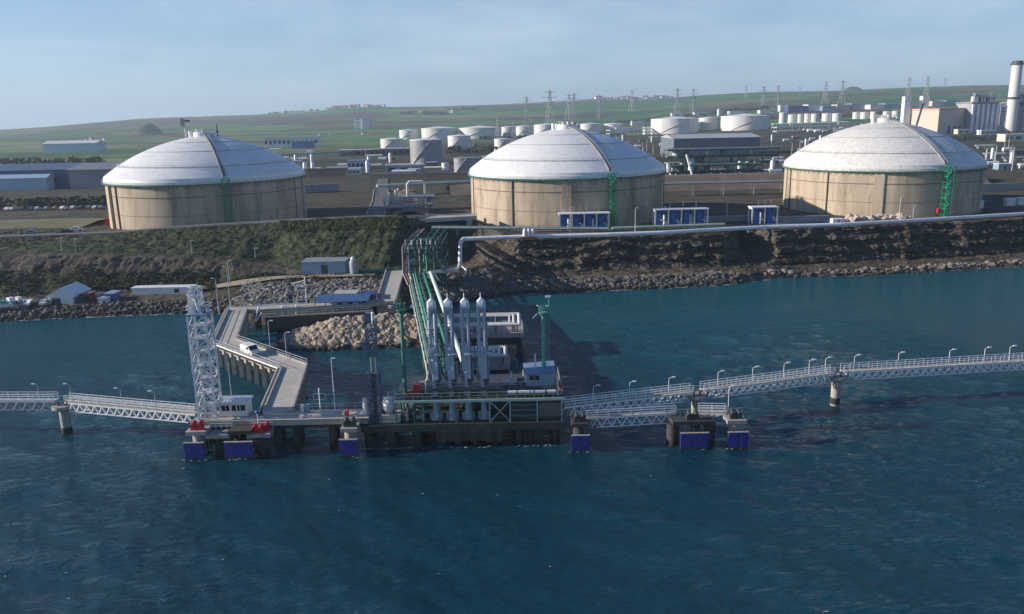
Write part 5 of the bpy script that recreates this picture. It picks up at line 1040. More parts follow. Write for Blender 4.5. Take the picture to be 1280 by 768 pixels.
shrub(265, 366, 208, 2.3, leaf_o, 'round olive bush just right of the lattice tower top', 3.0)
for i, (px, py, r, mt_, w) in enumerate([(97, 366, 1.7, leaf_o, 'olive shrub behind the boat shed roof'), (112, 362, 2.0, leaf_g, 'green shrub above the red container'), (128, 360, 2.2, leaf_o, 'broad olive shrub above the pale cabin'), (146, 360, 2.3, leaf_g, 'green shrub above the blue container'), (160, 358, 1.8, leaf_o, 'small olive shrub at the left end of the long shed'), (80, 358, 1.9, leaf_d, 'dark shrub left of the shed roof peak'), (40, 366, 1.5, leaf_d, 'dark shrub above the parked boats')]): shrub(px, py, 221, r, mt_, w)

# ================================================================== boats and cars on the left shore
def boat(px, py, yy, ang, ln, hm, cm, label):
    p = PY(px, py, yy); t = thing('boat', p, label, 'boat', 'boats and cars on the shore'); R_ = Matrix.Rotation(ang, 3, 'Z')
    def tr(b): b.v = [tuple(p + R_ @ Vector(v)) for v in b.v]; return b
    pf = [(-.5, .42), (-.2, .5), (.2, .45), (.42, .22), (.5, 0)]; top_ = [(x * ln, y * ln * .32, .9) for x, y in pf] + [(x * ln, -y * ln * .32, .9) for x, y in pf[-2::-1]]; bot = [(x * .85, y * .5, 0) for x, y, z in top_]; n = len(top_)
    tr(MB().add(bot + top_, [(i, (i + 1) % n, (i + 1) % n + n, i + n) for i in range(n)] + [tuple(range(n - 1, -1, -1))])).build('hull', hm, t)
    tr(MB().add([(x * .97, y * .9, z - .15) for x, y, z in top_], [tuple(range(n))])).build('deck', cream, t); tr(MB().box(-.15 * ln, .15 * ln, -.13 * ln, .13 * ln, .7, 1.7)).build('cabin', cm, t)
    tr(MB().tube((0, 0, 1.7), (0, 0, 3.0), .05, 6)).build('mast', steel, t, 40)
boat(6, 384, 201, .3, 4.5, white, tealm, 'white boat with a teal cabin nearest the left edge'); boat(14, 380, 203, 2.6, 5, tealm, white, 'teal hulled boat on the left shore'); boat(24, 379, 205, -.4, 4, white, white, 'small white boat beside the teal one')
def car(px, py, yy, ang, mat, label):
    p = PY(px, py, yy); t = thing('parked_car', p, label, 'car', 'boats and cars on the shore'); R_ = Matrix.Rotation(ang, 3, 'Z')
    def tr(b): b.v = [tuple(p + R_ @ Vector(v)) for v in b.v]; return b
    prof = [(-2, .3), (-2.05, .85), (-1.5, .95), (-1.1, 1.42), (.4, 1.45), (1.0, .95), (1.95, .8), (2.0, .3)]; n = len(prof)
    tr(MB().add([(x, s * .82, z) for s in (-1, 1) for x, z in prof], [tuple(range(n)), tuple(range(2 * n - 1, n - 1, -1))] + [(i, i + n, (i + 1) % n + n, (i + 1) % n) for i in range(n)])).build('body', mat, t)
    for s in (-1, 1):
        tr(MB().box(-1.0, .5, s * .81, s * .84, .98, 1.36)).build('side_window', glass, t)
        for x in (-1.25, 1.25): tr(MB().tube((x, s * .65, .3), (x, s * .85, .3), .3, 12)).build('wheel', black, t, 40)
for i, (px, py, mt_, w) in enumerate([(33, 381, grey, 'grey car behind the boats'), (40, 381, white, 'white car in the row left of the boat shed'), (48, 380, steel_d, 'dark car next to the boat shed'), (56, 381, white2, 'pale car closest to the boat shed')]): car(px, py, 204, 1.2 + .2 * i, mt_, w)
for i, (px, py, yy, mt_, w) in enumerate([(84, 292, 268, steel_d, 'dark car parked on the terrace left of the leftmost domed tank'), (96, 289, 270, white, 'white car parked at the bend left of the leftmost domed tank'), (40, 293, 270, grey, 'grey car parked at the far left of the terrace road'), (564, 275, 268, white, 'white car on the terrace road before the middle domed tank'), (579, 274, 270, white, 'second white car by the red box at the middle domed tank'), (548, 276, 266, steel_d, 'dark car on the road bridge')]): car(px, py, yy, .3, mt_, w)

# ================================================================== around the tanks
def boxthing(name, px0, px1, pyb, yy, h, dpt, mat, label, cat, lid=None, group=None):
    a, b = PY(px0, pyb, yy), PY(px1, pyb, yy); z = (a.z + b.z) / 2; t = thing(name, ((a.x + b.x) / 2, yy + dpt / 2, z), label, cat, group)
    MB().box(a.x, b.x, yy, yy + dpt, z - .8, z + h).build('body', mat, t); MB().box(a.x - .1, b.x + .1, yy - .1, yy + dpt + .1, z + h, z + h + .15).build('lid', lid or mat, t); return t
boxthing('red_box', 132, 138, 279.5, 292, 1.9, 2, red, 'bright red box left of the leftmost domed tank', 'box'); boxthing('red_box', 581, 586, 272, 276, 1.2, 1.4, red, 'red box at the left foot of the middle domed tank', 'box'); boxthing('red_box', 1172.5, 1176, 263.5, 270, .5, 1.0, red, 'red box at the foot of the right green stair tower', 'box')
boulders('spoil_heap', [(lerp(PY(1064, 277, 262).x, PY(1135, 272, 262).x, rr.random()), 262 + rr.uniform(-2, 4), 11.8 + rr.uniform(0, 1.6)) for _ in range(260)], M('spoil_rock', (.45, .38, .32), .9, .4, .6, dirt=(.2, .17, .14)), 'heaps of pale spoil in front of the rightmost domed tank', .4, 1.1, 9)
pieces = [PY(640, 293, 241.2)]
def longwall(name, p, q, h, th, mat, label, cat='wall', panels=6):
    p, q = Vector(p), Vector(q); t = thing(name, p, label, cat); d = (q - p) / panels
    for k in range(panels): a = p + d * k; MB().bar(a + d * .01 + UPV * (h / 2), a + d * .99 + UPV * (h / 2), th, h).build('panel', mat, t)
    MB().bar(p + UPV * (h + .15), q + UPV * (h + .15), th + .3, .3).build('coping', concrete, t); return t
longwall('bund_wall', P(380, 222, 12.6), P(432, 221, 12.6), 5.5, .6, brownw, 'brown bund wall right of the leftmost domed tank, further one')
longwall('bund_wall', P(372, 243, 12.2), P(424, 240, 12.2), 4.2, .6, grey, 'shaded grey bund wall right of the leftmost domed tank, nearer one')
longwall('bund_wall', P(462, 224, 12.6), P(584, 222, 12.6), 3.0, .6, brownw, 'long reddish brown wall left of the middle domed tank', panels=10)
longwall('bund_wall', P(836, 279, 11.8), P(940, 276, 11.8), 1.6, .5, grey, 'low grey wall behind the right blue shelters', panels=8)
longwall('bund_wall', P(965, 279, 11.8), P(1036, 277, 11.8), 1.8, .5, grey, 'low grey wall right of the small blue shelter', panels=6)
longwall('bund_wall', P(1222, 240, 12), P(1330, 236, 12), 3.0, .6, concrete, 'pale wall behind the rightmost domed tank', panels=6)
def earthbank(name, pts, w, h, mat, label):
    """trapezoid earth bank along a line"""
    pv = [Vector((x, y, zlook(x, y))) for x, y in pts]; A1, B1 = strip(pv, w); A2, B2 = strip(pv, w * .25); n = len(pv)
    vs = A1 + [v + UPV * h for v in A2] + [v + UPV * h for v in B2] + B1; vs = [Vector((v.x, v.y, v.z + .4 * noise.noise(v * .2))) for v in vs]
    o = MB().add(vs, [(r * n + i, r * n + i + 1, (r + 1) * n + i + 1, (r + 1) * n + i) for r in range(3) for i in range(n - 1)]).build(name, mat); struct(o, label=label)
soilm = M('bare_soil', (.15, .115, .09), .95, .35, .12, dirt=(.09, .085, .05), dirt_amt=.7, bump=.5)
earthbank('earth_bank', [(-38, 305), (-41, 345), (-50, 400)], 14, 1.8, soilm, 'dark earth bank left of the process pipes')
earthbank('earth_bank', [(58, 395), (100, 400), (150, 402), (230, 405)], 40, 6, soilm, 'brown earth bank behind the pipe bridge right of the middle tank'); earthbank('earth_bank', [(-30, 395), (0, 400), (30, 402)], 30, 4, soilm, 'earth bank behind the middle domed tank')
earthbank('earth_bank', [(-330, 300), (-240, 300), (-168, 302), (-152, 300)], 30, 1.3, M('grassy_soil', (.12, .115, .055), .95, .35, .15), 'low grassy bank left of the leftmost domed tank')
pipe_rack('pipe_bridge', P(828, 246, 12), P(978, 243, 12), 4, 5.2, 1, 'pale pipe bridge between the middle and right domed tanks', 'pipe rack', 5, 11, M('pale_steel', (.42, .42, .40), .5), (white2, steel, grey), seed=5, r=.4)
pipe_rack('pipe_bridge', P(472, 246, 12.3), P(586, 240, 12.3), 4, 4.6, 1, 'pale pipe bridge left of the middle domed tank', 'pipe rack', 4, 10, grey, (white, steel, grey), seed=6, r=.45)
pipe_rack('process_rack', P(832, 214, 13), P(968, 211, 13), 12, 13, 3, 'dark green process rack in front of the blue grey hall', 'process unit', 7, 9, green_d, (green_d, green_d, steel, white2), seed=7, r=.4, deck=True)
pipe_rack('process_rack', P(836, 224, 13), P(950, 221, 13), 8, 7, 2, 'lower dark green process rack right of the middle domed tank', 'process unit', 6, 8, green_d, (green_d, steel, green_d), seed=8, r=.35, deck=True)
t = thing('flare_leg', P(870, 236, 12), 'leaning pale strut under the dark green rack', 'strut'); p = t.location.copy(); MB().bar(p, p + Vector((-2.5, 12, 16)), .8).build('strut_beam', white2, t); MB().box(p.x - 1, p.x + 1, p.y - 1, p.y + 1, p.z - .5, p.z + .4).build('footing', concrete, t)
# process pipes left of the middle tank
t = thing('process_unit', P(515, 262, 12.2), 'grey process piping under an arched pipe portal', 'process unit'); p = t.location.copy(); rr2 = random.Random(4)
MB().path([p + Vector((-1.5, 0, 0)), p + Vector((-1.5, 0, 10)), p + Vector((-.5, 0, 11.2)), p + Vector((4.5, 0, 11.2)), p + Vector((5.5, 0, 10)), p + Vector((5.5, 0, 0))], .5, 12).build('pipe_portal', white2, t, 40)
MB().box(p.x - 3, p.x + 9.5, p.y - 1, p.y + 5, p.z + 4.8, p.z + 5.3).build('platform', grey, t); railing([p + Vector((-3, -1, 5.3)), p + Vector((9.5, -1, 5.3))], 1.2, 2, .08).build('railing', green_l, t)
for x in (-11, -7, -3, 1, 5, 9): MB().bar(p + Vector((x, -1.5, -.5)), p + Vector((x, -1.5, 5)), .3).build('post', grey, t); MB().bar(p + Vector((x, -1.5, 2.6)), p + Vector((x, 5, 2.6)), .25).build('beam', grey, t)
for k in range(16):
    x = rr2.uniform(-11, 8); y = rr2.uniform(-2, 4); z = rr2.uniform(1, 5); r = rr2.uniform(.2, .5); MB().path([p + Vector((x, y, 0)), p + Vector((x, y, z)), p + Vector((x + rr2.uniform(1.5, 5), y, z)), p + Vector((x + 5, y + 3, z))], r, 8).build('pipe', rr2.choice((grey, white2, steel, bluegrey, green_d)), t, 40)
for k, (x, z) in enumerate(((-11, 6.5), (-9.5, 7), (-7, 8), (-6, 8.5))): MB().tube(p + Vector((x, 1, 2)), p + Vector((x + .6, 1, z)), .4, 10).build('knockout_pot', white2, t, 40)
MB().tube(p + Vector((-10, -2.2, 1.4)), p + Vector((4, -2.2, 1.4)), 1.0, 14).build('horizontal_vessel', grey, t, 40)

# ================================================================== storage tanks and works behind
def oil_tank(px0, px1, pyt, pyb, label, mat=white2, roof=white, stair=True, group='white storage tanks in the distance'):
    c0 = G((px0 + px1) / 2, pyb); d = math.hypot(c0.x, c0.y); yy = c0.y
    a, b = PY(px0, pyb, yy), PY(px1, pyb, yy); r = (b - a).length / 2; h = PY((px0 + px1) / 2, pyt, yy).z - c0.z; c = Vector((c0.x, c0.y + r, c0.z)); z = c.z
    t = thing('storage_tank', c, label, 'tank', group); w = MB().lathe([(r, -3), (r, h * .97)], c, 40).build('shell', mat, t, 40); MB().lathe([(r + .25, h * .97), (r + .25, h), (r * .98, h + .05), (.01, h + r * .10)], c, 40).build('roof', roof, t, 40)
    for k in (.33, .66): MB().lathe([(r + .02, h * k), (r + .18, h * k + .15), (r + .02, h * k + .3)], c, 40).build('wind_girder', mat, w)
    if stair:
        b_ = MB(); n = 14
        for i in range(n):
            q = [c + Vector(((r + .6) * math.cos(-2.4 + i * .09 + s * .09), (r + .6) * math.sin(-2.4 + i * .09 + s * .09), h * (i + s) / n)) for s in (0, 1)]; b_.bar(q[0], q[1], .9, .5)
        b_.build('spiral_stair', steel, t)
    return t
OT = [(474, 503, 174, 188, 'white tank left of the grey one, nearest the fields'), (498, 522, 163, 175, 'small white tank furthest left behind the others'), (525, 570, 160.5, 175, 'broad white tank behind the grey tank'), (559, 588, 170, 186, 'white tank just right of the grey tank'), (572, 626, 160, 174, 'broad white tank at the centre of the tank farm'), (627, 645, 159, 172, 'white tank with a dented shaded front beside the middle dome'), (645, 666, 158, 170, 'white tank partly hidden by the left slope of the middle dome'), (618, 638, 174, 190, 'low white tank against the left flank of the middle dome'), (668, 700, 156, 168, 'white tank peeping over the top of the middle dome'), (700, 722, 156, 167, 'tank roof right of the middle dome top'), (726, 752, 155, 167, 'white tank behind the right shoulder of the middle dome'), (756, 780, 155, 166, 'rightmost white tank behind the middle dome')]
for a in OT: oil_tank(*a)
oil_tank(511, 552, 175, 205, 'big grey storage tank with a white roof', greytank, white); oil_tank(567, 590, 198, 217, 'short grey tank left of the middle dome', greytank, grey); oil_tank(552, 561, 204, 214, 'tiny white tank between the grey tanks', white, white, False)
oil_tank(819, 879, 148.5, 167, 'wide pale tank left of the pair behind the blue grey hall'); oil_tank(876, 899, 147.5, 163, 'narrower pale tank between the two wide ones'); oil_tank(909, 969, 145, 163, 'wide bright white tank right of the pair behind the blue grey hall')
row = [(975, 984, 141, 156), (986.5, 997, 143.5, 154), (998, 1005.5, 143, 154), (1006.5, 1014.5, 142.5, 154), (1015.5, 1025, 142.5, 154), (1029.5, 1041.5, 142, 152), (1042.5, 1054, 142, 152), (1067.5, 1076.5, 140.5, 149), (1077.5, 1087.5, 140.5, 149), (1089.5, 1098.5, 140, 149), (1105.5, 1114.5, 139.5, 147), (1117, 1126.5, 139, 147)]
for i, a in enumerate(row): oil_tank(*a, ORD[i] + ' small white tank from the left in the row behind the rightmost dome', white2, white, False, 'row of small white tanks')
for i, (px0, px1, yb) in enumerate(((1010, 1017, 166), (1019, 1026, 166.5), (1005, 1009, 165))): 
    a, b = G(px0, yb) + UPV * 3, G(px1, yb) + UPV * 3; t = thing('gas_bullet', a, ORD[i] + ' white horizontal gas vessel left of the rightmost dome', 'tank', 'gas bullets'); r = 2.6
    MB().tube(a, Vector((b.x, a.y, a.z)), r, 14).build('vessel', white, t, 40); [MB().ball(q, r, 12, 8).build('dished_end', white, t, 40) for q in (a, Vector((b.x, a.y, a.z)))]; MB().box(a.x, a.x + 1, a.y - 1, a.y + 1, a.z - 4, a.z - 1).build('saddle', concrete, t)
# buildings on the plain
def building(name, px0, px1, pyt, pyb, label, wm, rm, dpt=30, win=0, floors=1, cat='building', gable=0, parapet=.8, group=None):
    c = G((px0 + px1) / 2, pyb); yy = c.y; a, b = PY(px0, pyb, yy), PY(px1, pyb, yy); x0, x1 = a.x, b.x; h = PY((px0 + px1) / 2, pyt, yy).z - c.z; z = c.z
    t = thing(name, ((x0 + x1) / 2, yy + dpt / 2, z), label, cat, group); w = MB().box(x0, x1, yy, yy + dpt, z - 4, z + h).build('wall', wm, t)
    if gable:
        ym = yy + dpt / 2; o = 1
        MB().add([(x0 - o, yy - o, z + h), (x1 + o, yy - o, z + h), (x1 + o, ym, z + h + gable), (x0 - o, ym, z + h + gable), (x1 + o, yy + dpt + o, z + h), (x0 - o, yy + dpt + o, z + h)], [(0, 1, 2, 3), (3, 2, 4, 5), (0, 3, 5), (1, 4, 2), (0, 5, 4, 1)]).build('roof', rm, t)
    else: MB().box(x0 - .4, x1 + .4, yy - .4, yy + dpt + .4, z + h, z + h + parapet).build('roof', rm, t)
    for f_ in range(floors):
        for k in range(win):
            u = (k + .5) / win; ww = (x1 - x0) / win * .3; zz = z + h * (f_ + .35) / floors; MB().box(lerp(x0, x1, u) - ww, lerp(x0, x1, u) + ww, yy - .15, yy + .05, zz, zz + h / floors * .4).build('window', glass, w)
    return t
building('warehouse', 842, 949, 172.5, 194, 'long blue grey hall behind the green process rack', M('slate_cladding', (.13, .155, .19), .6, .1, .05), M('pale_sheet_roof', (.42, .42, .42), .5, .1, .05), 60, 0, gable=3)
building('warehouse', 55, 121, 179.5, 190.5, 'pale blue grey shed alone in the fields', M('pale_shed', (.45, .52, .6), .6, .05, .05), white2, 30, gable=4)
building('warehouse', -60, 88, 213.5, 237, 'navy blue warehouse at the left edge', navy, M('navy_sheet', (.08, .11, .18), .5, .1, .05), 40, gable=3)
building('warehouse', -50, 60, 223.5, 241, 'pale blue low shed in front of the navy warehouse', M('sky_blue_shed', (.35, .47, .6), .6, .08, .05), M('sky_blue_roof', (.3, .42, .55), .5, .05, .05), 8, gable=2)
building('warehouse', 88, 150, 212, 236, 'grey sheet metal warehouse left of the leftmost dome', M('grey_sheet', (.22, .23, .25), .6, .12, .05), M('grey_sheet_roof', (.2, .2, .22), .5, .1, .05), 40, gable=3)
building('apartment_block', 443, 453, 148.5, 162, 'white tower block standing alone in the green fields', white, white2, 30, 1, 5, gable=0); 
building('apartment_block', 453.2, 462, 148, 162, 'right side of the white tower block, shade painted in grey', M('tower_shade_grey', (.42, .44, .5), .6, .05), white2, 30, 0)  # separate box for the tower's right face, its shade put into the grey
building('factory', 330, 398, 172.5, 184, 'long low factory with a blue side behind the leftmost dome', white2, M('blue_grey_roof', (.3, .34, .4), .5, .05), 25, 12)
building('blue_shed', 365, 392, 177, 186, 'small blue shed in front of the long low factory', blue, bluegrey, 8)
building('shed', 425, 470, 188, 195, 'low brick coloured shed with a white roof left of the grey tank', brownw, white, 10, 5); building('shed', 468, 512, 186.5, 195, 'brown shed with a long white roof beside the grey tank', brownw, white, 10, 6)
building('office', 434, 461, 202, 212, 'pale blue grey office by the inland road', M('office_blue', (.42, .46, .55), .6), grey, 10, 5); building('shed', 482, 529, 207, 217, 'open fronted shed with a pale roof below the grey tank', bluegrey, white2, 8, 3)
building('shed', 585, 600, 198, 204, 'green roofed shed above the short grey tank', grey, green_l, 12); building('gatehouse', 436, 450, 212, 219, 'white gatehouse on the inland road', white2, white, 6, 3)
building('hall', 975, 985, 132, 140, 'tall pale block behind the row of small tanks', white2, white, 20); building('factory', 985, 1010, 133, 141, 'dark blue factory block on the skyline', navy, bluegrey, 30, 0)
for i, (a, b_, c, d_) in enumerate([(1010, 1026, 131, 139), (1028, 1045, 133, 139), (1046, 1062, 131, 138), (1064, 1085, 130, 137), (1088, 1105, 131, 137), (1106, 1122, 130, 136), (1165, 1180, 127, 133), (1182, 1200, 126, 132)]): building('factory', a, b_, c, d_, ORD[i] + ' far factory roof from the left behind the small tanks', [white2, bluegrey, tan, grey][i % 4], [white, bluegrey, white2][i % 3], 40, 0, group='far factory roofs')
for i, (a, b_, c, d_) in enumerate([(840, 862, 142, 145), (868, 890, 141, 145), (912, 930, 139.5, 143), (950, 972, 138, 142), (790, 806, 152, 157), (770, 786, 160, 166), (806, 818, 160, 168)]): building('shed', a, b_, c, d_, ORD[i] + ' low white shed in the strip beyond the wide tanks', white2, white, 25, 0, group='low sheds beyond the tanks')
tw = G(898, 145); t = thing('silo', tw, 'slim white silo beyond the wide tanks', 'silo'); MB().lathe([(4, -2), (4, 15), (2, 18), (.01, 19)], tw, 16).build('shell', white, t, 40); MB().tube(tw + Vector((5, 0, -2)), tw + Vector((5, 0, 17)), .6, 8).build('elevator', steel, t, 40)
# pipe racks and lamp posts in the works
pipe_rack('pipe_rack', P(968, 170, 13), P(1068, 166, 13), 8, 12, 2, 'white pipe rack in front of the row of small tanks', 'pipe rack', 4, 14, white2, (white, white2, steel), seed=9, r=.8)
pipe_rack('pipe_rack', G(965, 163), G(1060, 160), 8, 9, 2, 'second white pipe rack close before the small tanks', 'pipe rack', 4, 16, white2, (white, white2, steel), seed=19, r=.8)
pipe_rack('pipe_rack', P(760, 172, 13), P(836, 168, 13), 8, 11, 2, 'pale pipe rack right of the middle dome shoulder', 'pipe rack', 4, 14, white2, (white, white2, steel), seed=10, r=.8)
pipe_rack('pipe_rack', P(340, 205, 13), P(440, 200, 13), 6, 7, 1, 'grey pipe rack behind the leftmost dome', 'pipe rack', 4, 12, grey, (white2, steel, grey), seed=11, r=.4)
rr = random.Random(12)
for i in range(34):
    LPX = LPX + [rr.choice((rr.uniform(330, 600), rr.uniform(770, 840), rr.uniform(960, 1070), rr.uniform(1225, 1275)))] if i else [345]
for i, px in enumerate(sorted(LPX)): lamp_post(P(px, rr.uniform(184, 216), 13) - UPV * .6, rr.uniform(9, 14), .8, rr.choice((0, math.pi)), 'slim grey works lamp post, ' + ORD[i] + ' from the left behind the domes', 'works lamp posts', .2)
# small plant pieces across the yards
def yard_item(px, py, i, w):
    p = G(px, py); k = i % 4
    if k == 0: t = thing('horizontal_vessel', p, ORD[w[0]] + ' small pale lying vessel from the left ' + w[1], 'vessel', 'yard vessels'); MB().tube(p + Vector((0, 0, 2)), p + Vector((7, 0, 2)), 1.6, 12).build('vessel', white2, t, 40); MB().box(p.x + 1, p.x + 2, p.y - 1, p.y + 1, p.z - .5, p.z + .7).build('saddle', concrete, t); MB().box(p.x + 5, p.x + 6, p.y - 1, p.y + 1, p.z - .5, p.z + .7).build('saddle', concrete, t)
    elif k == 1: t = thing('works_hut', p, ORD[w[0]] + ' small flat-roofed hut from the left ' + w[1], 'hut', 'yard huts'); MB().box(p.x - 4, p.x + 4, p.y, p.y + 5, p.z - .6, p.z + 3.2).build('wall', rr.choice((white2, bluegrey, tan, brownw)), t); MB().box(p.x - 4.3, p.x + 4.3, p.y - .3, p.y + 5.3, p.z + 3.2, p.z + 3.5).build('roof', rr.choice((white, grey)), t); MB().box(p.x - 1, p.x + .4, p.y - .06, p.y + .02, p.z, p.z + 2.2).build('door', steel_d, t)
    elif k == 2: t = thing('column_vessel', p, ORD[w[0]] + ' upright pale column vessel from the left ' + w[1], 'vessel', 'yard columns'); MB().lathe([(1.3, -.5), (1.3, 7), (.9, 8), (.01, 8.4)], p, 14).build('shell', rr.choice((white, steel)), t, 40); MB().bar(p + Vector((1.6, 0, -.5)), p + Vector((1.6, 0, 8)), .25).build('ladder', steel, t)
    else: t = thing('pipe_stand', p, ORD[w[0]] + ' low pipe stand from the left ' + w[1], 'pipe rack', 'yard pipe stands'); [MB().tube(p + Vector((-8, j * 1.2, 2 + .3 * j)), p + Vector((8, j * 1.2, 2 + .3 * j)), .5, 8).build('pipe', rr.choice((white, steel, grey)), t, 40) for j in range(3)]; [MB().box(p.x + q - .2, p.x + q + .2, p.y - .6, p.y + 3, p.z - .6, p.z + 1.5).build('stand', grey, t) for q in (-6, 0, 6)]
i = 0
for (x0, x1, y0, y1, n, w) in ((330, 440, 188, 206, 12, 'behind the leftmost dome'), (590, 625, 190, 206, 5, 'left of the middle dome'), (770, 838, 172, 190, 9, 'right of the middle dome'), (955, 1050, 172, 184, 9, 'left of the rightmost dome'), (1228, 1280, 176, 228, 11, 'right of the rightmost dome'), (450, 580, 196, 220, 12, 'below the grey tank'), (955, 975, 190, 225, 4, 'hard against the rightmost dome'), (985, 1100, 152, 168, 14, 'before the row of small tanks'), (345, 470, 206, 219, 12, 'by the inland road'), (835, 970, 218, 232, 9, 'under the dark green rack'), (640, 760, 160, 168, 6, 'over the middle dome')):
    cnt = [0] * 4
    for px in sorted(rr.uniform(x0, x1) for _ in range(n)): yard_item(px, rr.uniform(y0, y1), i, (cnt[i % 4], w)); cnt[i % 4] += 1; i += 1
# ================================================================== power station
yb = G(1172, 168).y; z0 = 9
C0, CL, CR = PY(1172, 160, yb), PY(1127, 160, yb + 75), PY(1213, 160, yb + 45); zt = PY(1172, 137.5, yb).z; zr = zt - 3
t = thing('turbine_hall', (C0.x, C0.y, z0), 'beige turbine hall with a salmon roof edge behind the rightmost dome', 'building'); BK = CL + (CR - C0)
w = MB().prism([(C0.x, C0.y), (CR.x, CR.y), (BK.x, BK.y), (CL.x, CL.y)], z0, zt).build('wall', tan, t)
def grow(q, g): m_ = (C0 + BK) / 2; return (q.x + (q.x - m_.x) * g, q.y + (q.y - m_.y) * g)
MB().prism([grow(q, .02) for q in (C0, CR, BK, CL)], zt, zt + 2).build('roof', M('salmon_roof', (.5, .33, .26), .7, .1, .03), t)
for k in range(4):
    a = C0.lerp(CR, .3 + .16 * k); b_ = C0.lerp(CR, .38 + .16 * k); nrm = (CR - C0).cross(Vector((0, 0, 1))).normalized() * .2; MB().prism([(a.x, a.y), (b_.x, b_.y), (b_.x + nrm.x, b_.y + nrm.y), (a.x + nrm.x, a.y + nrm.y)], z0 + 6, z0 + 16).build('louvre', steel_d, w)
for k, (px0, px1, pyt) in enumerate(((1127, 1135, 121), (1149, 1157, 120.5))):
    xa, xb, zz = PY(px0, 150, yb + 60).x, PY(px1, 150, yb + 60).x, PY(px0, pyt, yb + 60).z; yk = yb; yb = yk + 62; t = thing('intake_tower', (xa, yb - 5, z0), ['left white intake tower of the power station', 'right white intake tower of the power station'][k], 'tower', 'intake towers')
    MB().box(xa, xb, yb - 7 , yb + 3 - .7, z0, zz).build('shaft', white, t); MB().prism([(xb + .05, yb - 6), (xb + 10, yb - 6), (xb + 10, yb - .8), (xb + .05, yb - .8)], zz - 26, zz - 15).build('duct', cream, t); MB().box(xb, xb + 1.2, yb - 7.4, yb + 1.8, zz - 2, zz - .4).build('louvre', grey, t); yb = yk
t = thing('crane_boom', P(1144, 170, 13), 'dark leaning crane boom in front of the turbine hall', 'crane'); MB().bar(PY(1143, 166, yb - 60), PY(1154, 129, yb - 60), 1.8).build('boom', steel_d, t); p = PY(1143, 168, yb - 60); MB().box(p.x - 5, p.x + 4, p.y - 3, p.y + 3, 12, 16).build('cab', rust, t); MB().box(p.x - 6, p.x + 5, p.y - 3.4, p.y + 3.4, 11.5, 12.5).build('track', black, t); MB().bar(PY(1154, 129, yb - 60), PY(1156, 131, yb - 60), 2.2).build('boom_head', M('orange_paint', (.5, .2, .06), .5), t)
# boiler house with vertical white casings
yb2 = yb + 20
def boiler(px0, px1, pyt, label, nfin, dark=False):
    xa, xb = PY(px0, 150, yb2).x, PY(px1, 150, yb2).x; zz = PY(px0, pyt, yb2).z; t = thing('boiler_house', ((xa + xb) / 2, yb2, z0), label, 'building', 'boiler houses')
    MB().box(xa, xb, yb2, yb2 + 40, z0, zz).build('casing', navy if dark else M('casing_mid_grey', (.33, .34, .37), .6, .1, .05), t)  # plain mid grey casing behind the white duct fins
    for k in range(nfin): x = lerp(xa + 2, xb - 2, k / max(1, nfin - 1)); MB().box(x - 1.7, x + 1.7, yb2 - 2.4, yb2, z0, zz - 2).build('duct_fin', white, t)
    MB().box(xa - 1.5, xb + 1.5, yb2 - 3, yb2 + 41, zz, zz + 1.5).build('roof_deck', grey, t)
    rq = random.Random(3)
    for k in range(7): x = rq.uniform(xa + 2, xb - 4); MB().box(x, x + rq.uniform(3, 6), yb2 + 2, yb2 + 10, zz + 1.5, zz + rq.uniform(4, 10)).build('roof_plant', rq.choice((grey, white2, steel)), t)
    for k in range(4): x = lerp(xa + 1, xb - 1, k / 3); MB().bar((x, yb2, zz + 1.5), (x, yb2, zz + 14), .8).build('frame_post', steel, t)
    MB().tube((xa + 4, yb2 + 4, zz + 11), (xb - 5, yb2 + 4, zz + 6), 2.6, 12).build('roof_duct', grey, t, 40); MB().bar((xa, yb2, zz + 14), (xa + 12, yb2, zz + 14), .8).build('frame_beam', steel, t); MB().bar((xb - 10, yb2, zz + 14), (xb, yb2, zz + 14), .8).build('frame_beam', steel, t)
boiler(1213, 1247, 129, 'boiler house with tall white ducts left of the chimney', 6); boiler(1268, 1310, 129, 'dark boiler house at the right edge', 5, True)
def stack(px, pyt, r_px, label):
    c = PY(px, 168, yb2 - 6); zz = PY(px, pyt, yb2 - 6).z; r = (PY(px + r_px, 168, yb2 - 6) - c).length; c.z = z0; h = zz - z0; t = thing('chimney_stack', c, label, 'chimney', 'power station chimneys')
    MB().lathe([(r * 1.05, 0), (r, h * .5), (r * .95, h - 5)], c, 24).build('shaft', white2, t, 40); MB().lathe([(r, h - 5.5), (r * 1.25, h - 5), (r * 1.25, h - 3), (r * .95, h - 3), (r * .95, h)], c, 24).build('crown', steel_d, t, 40)
    MB().lathe([(r, h * .50), (r * 1.28, h * .505), (r * 1.28, h * .525), (r, h * .53)], c, 24).build('gallery', steel_d, t, 30); lat = MB()
    for k in range(8): z = h * .42 * k / 8; lat.bar(c + Vector((-r - 9, 0, z)), c + Vector((-r - 1, 0, z + h * .0525)), .7); lat.bar(c + Vector((-r - 1, 0, z)), c + Vector((-r - 9, 0, z + h * .0525)), .7); lat.bar(c + Vector((-r - 9, 0, z)), c + Vector((-r - 1, 0, z)), .7)
    for dx in (-9, -1): lat.bar(c + Vector((-r + dx, 0, 0)), c + Vector((-r + dx, 0, h * .42)), .9)
    lat.build('stair_lattice', steel, t)
stack(1261.5, 76.5, 6.2, 'tall white chimney of the power station'); stack(1284, 77, 6.2, 'second white chimney cut by the right edge')
building('shed', 1256, 1300, 168.5, 177, 'cream shed in front of the power station at the right edge', cream, white2, 15, 4); building('shed', 1197, 1212, 162.5, 168, 'small cream shed at the foot of the boiler house', cream, white2, 10, 2); building('shed', 1226, 1242, 163.5, 169, 'pale low shed under the boiler house', white2, white, 10, 3)
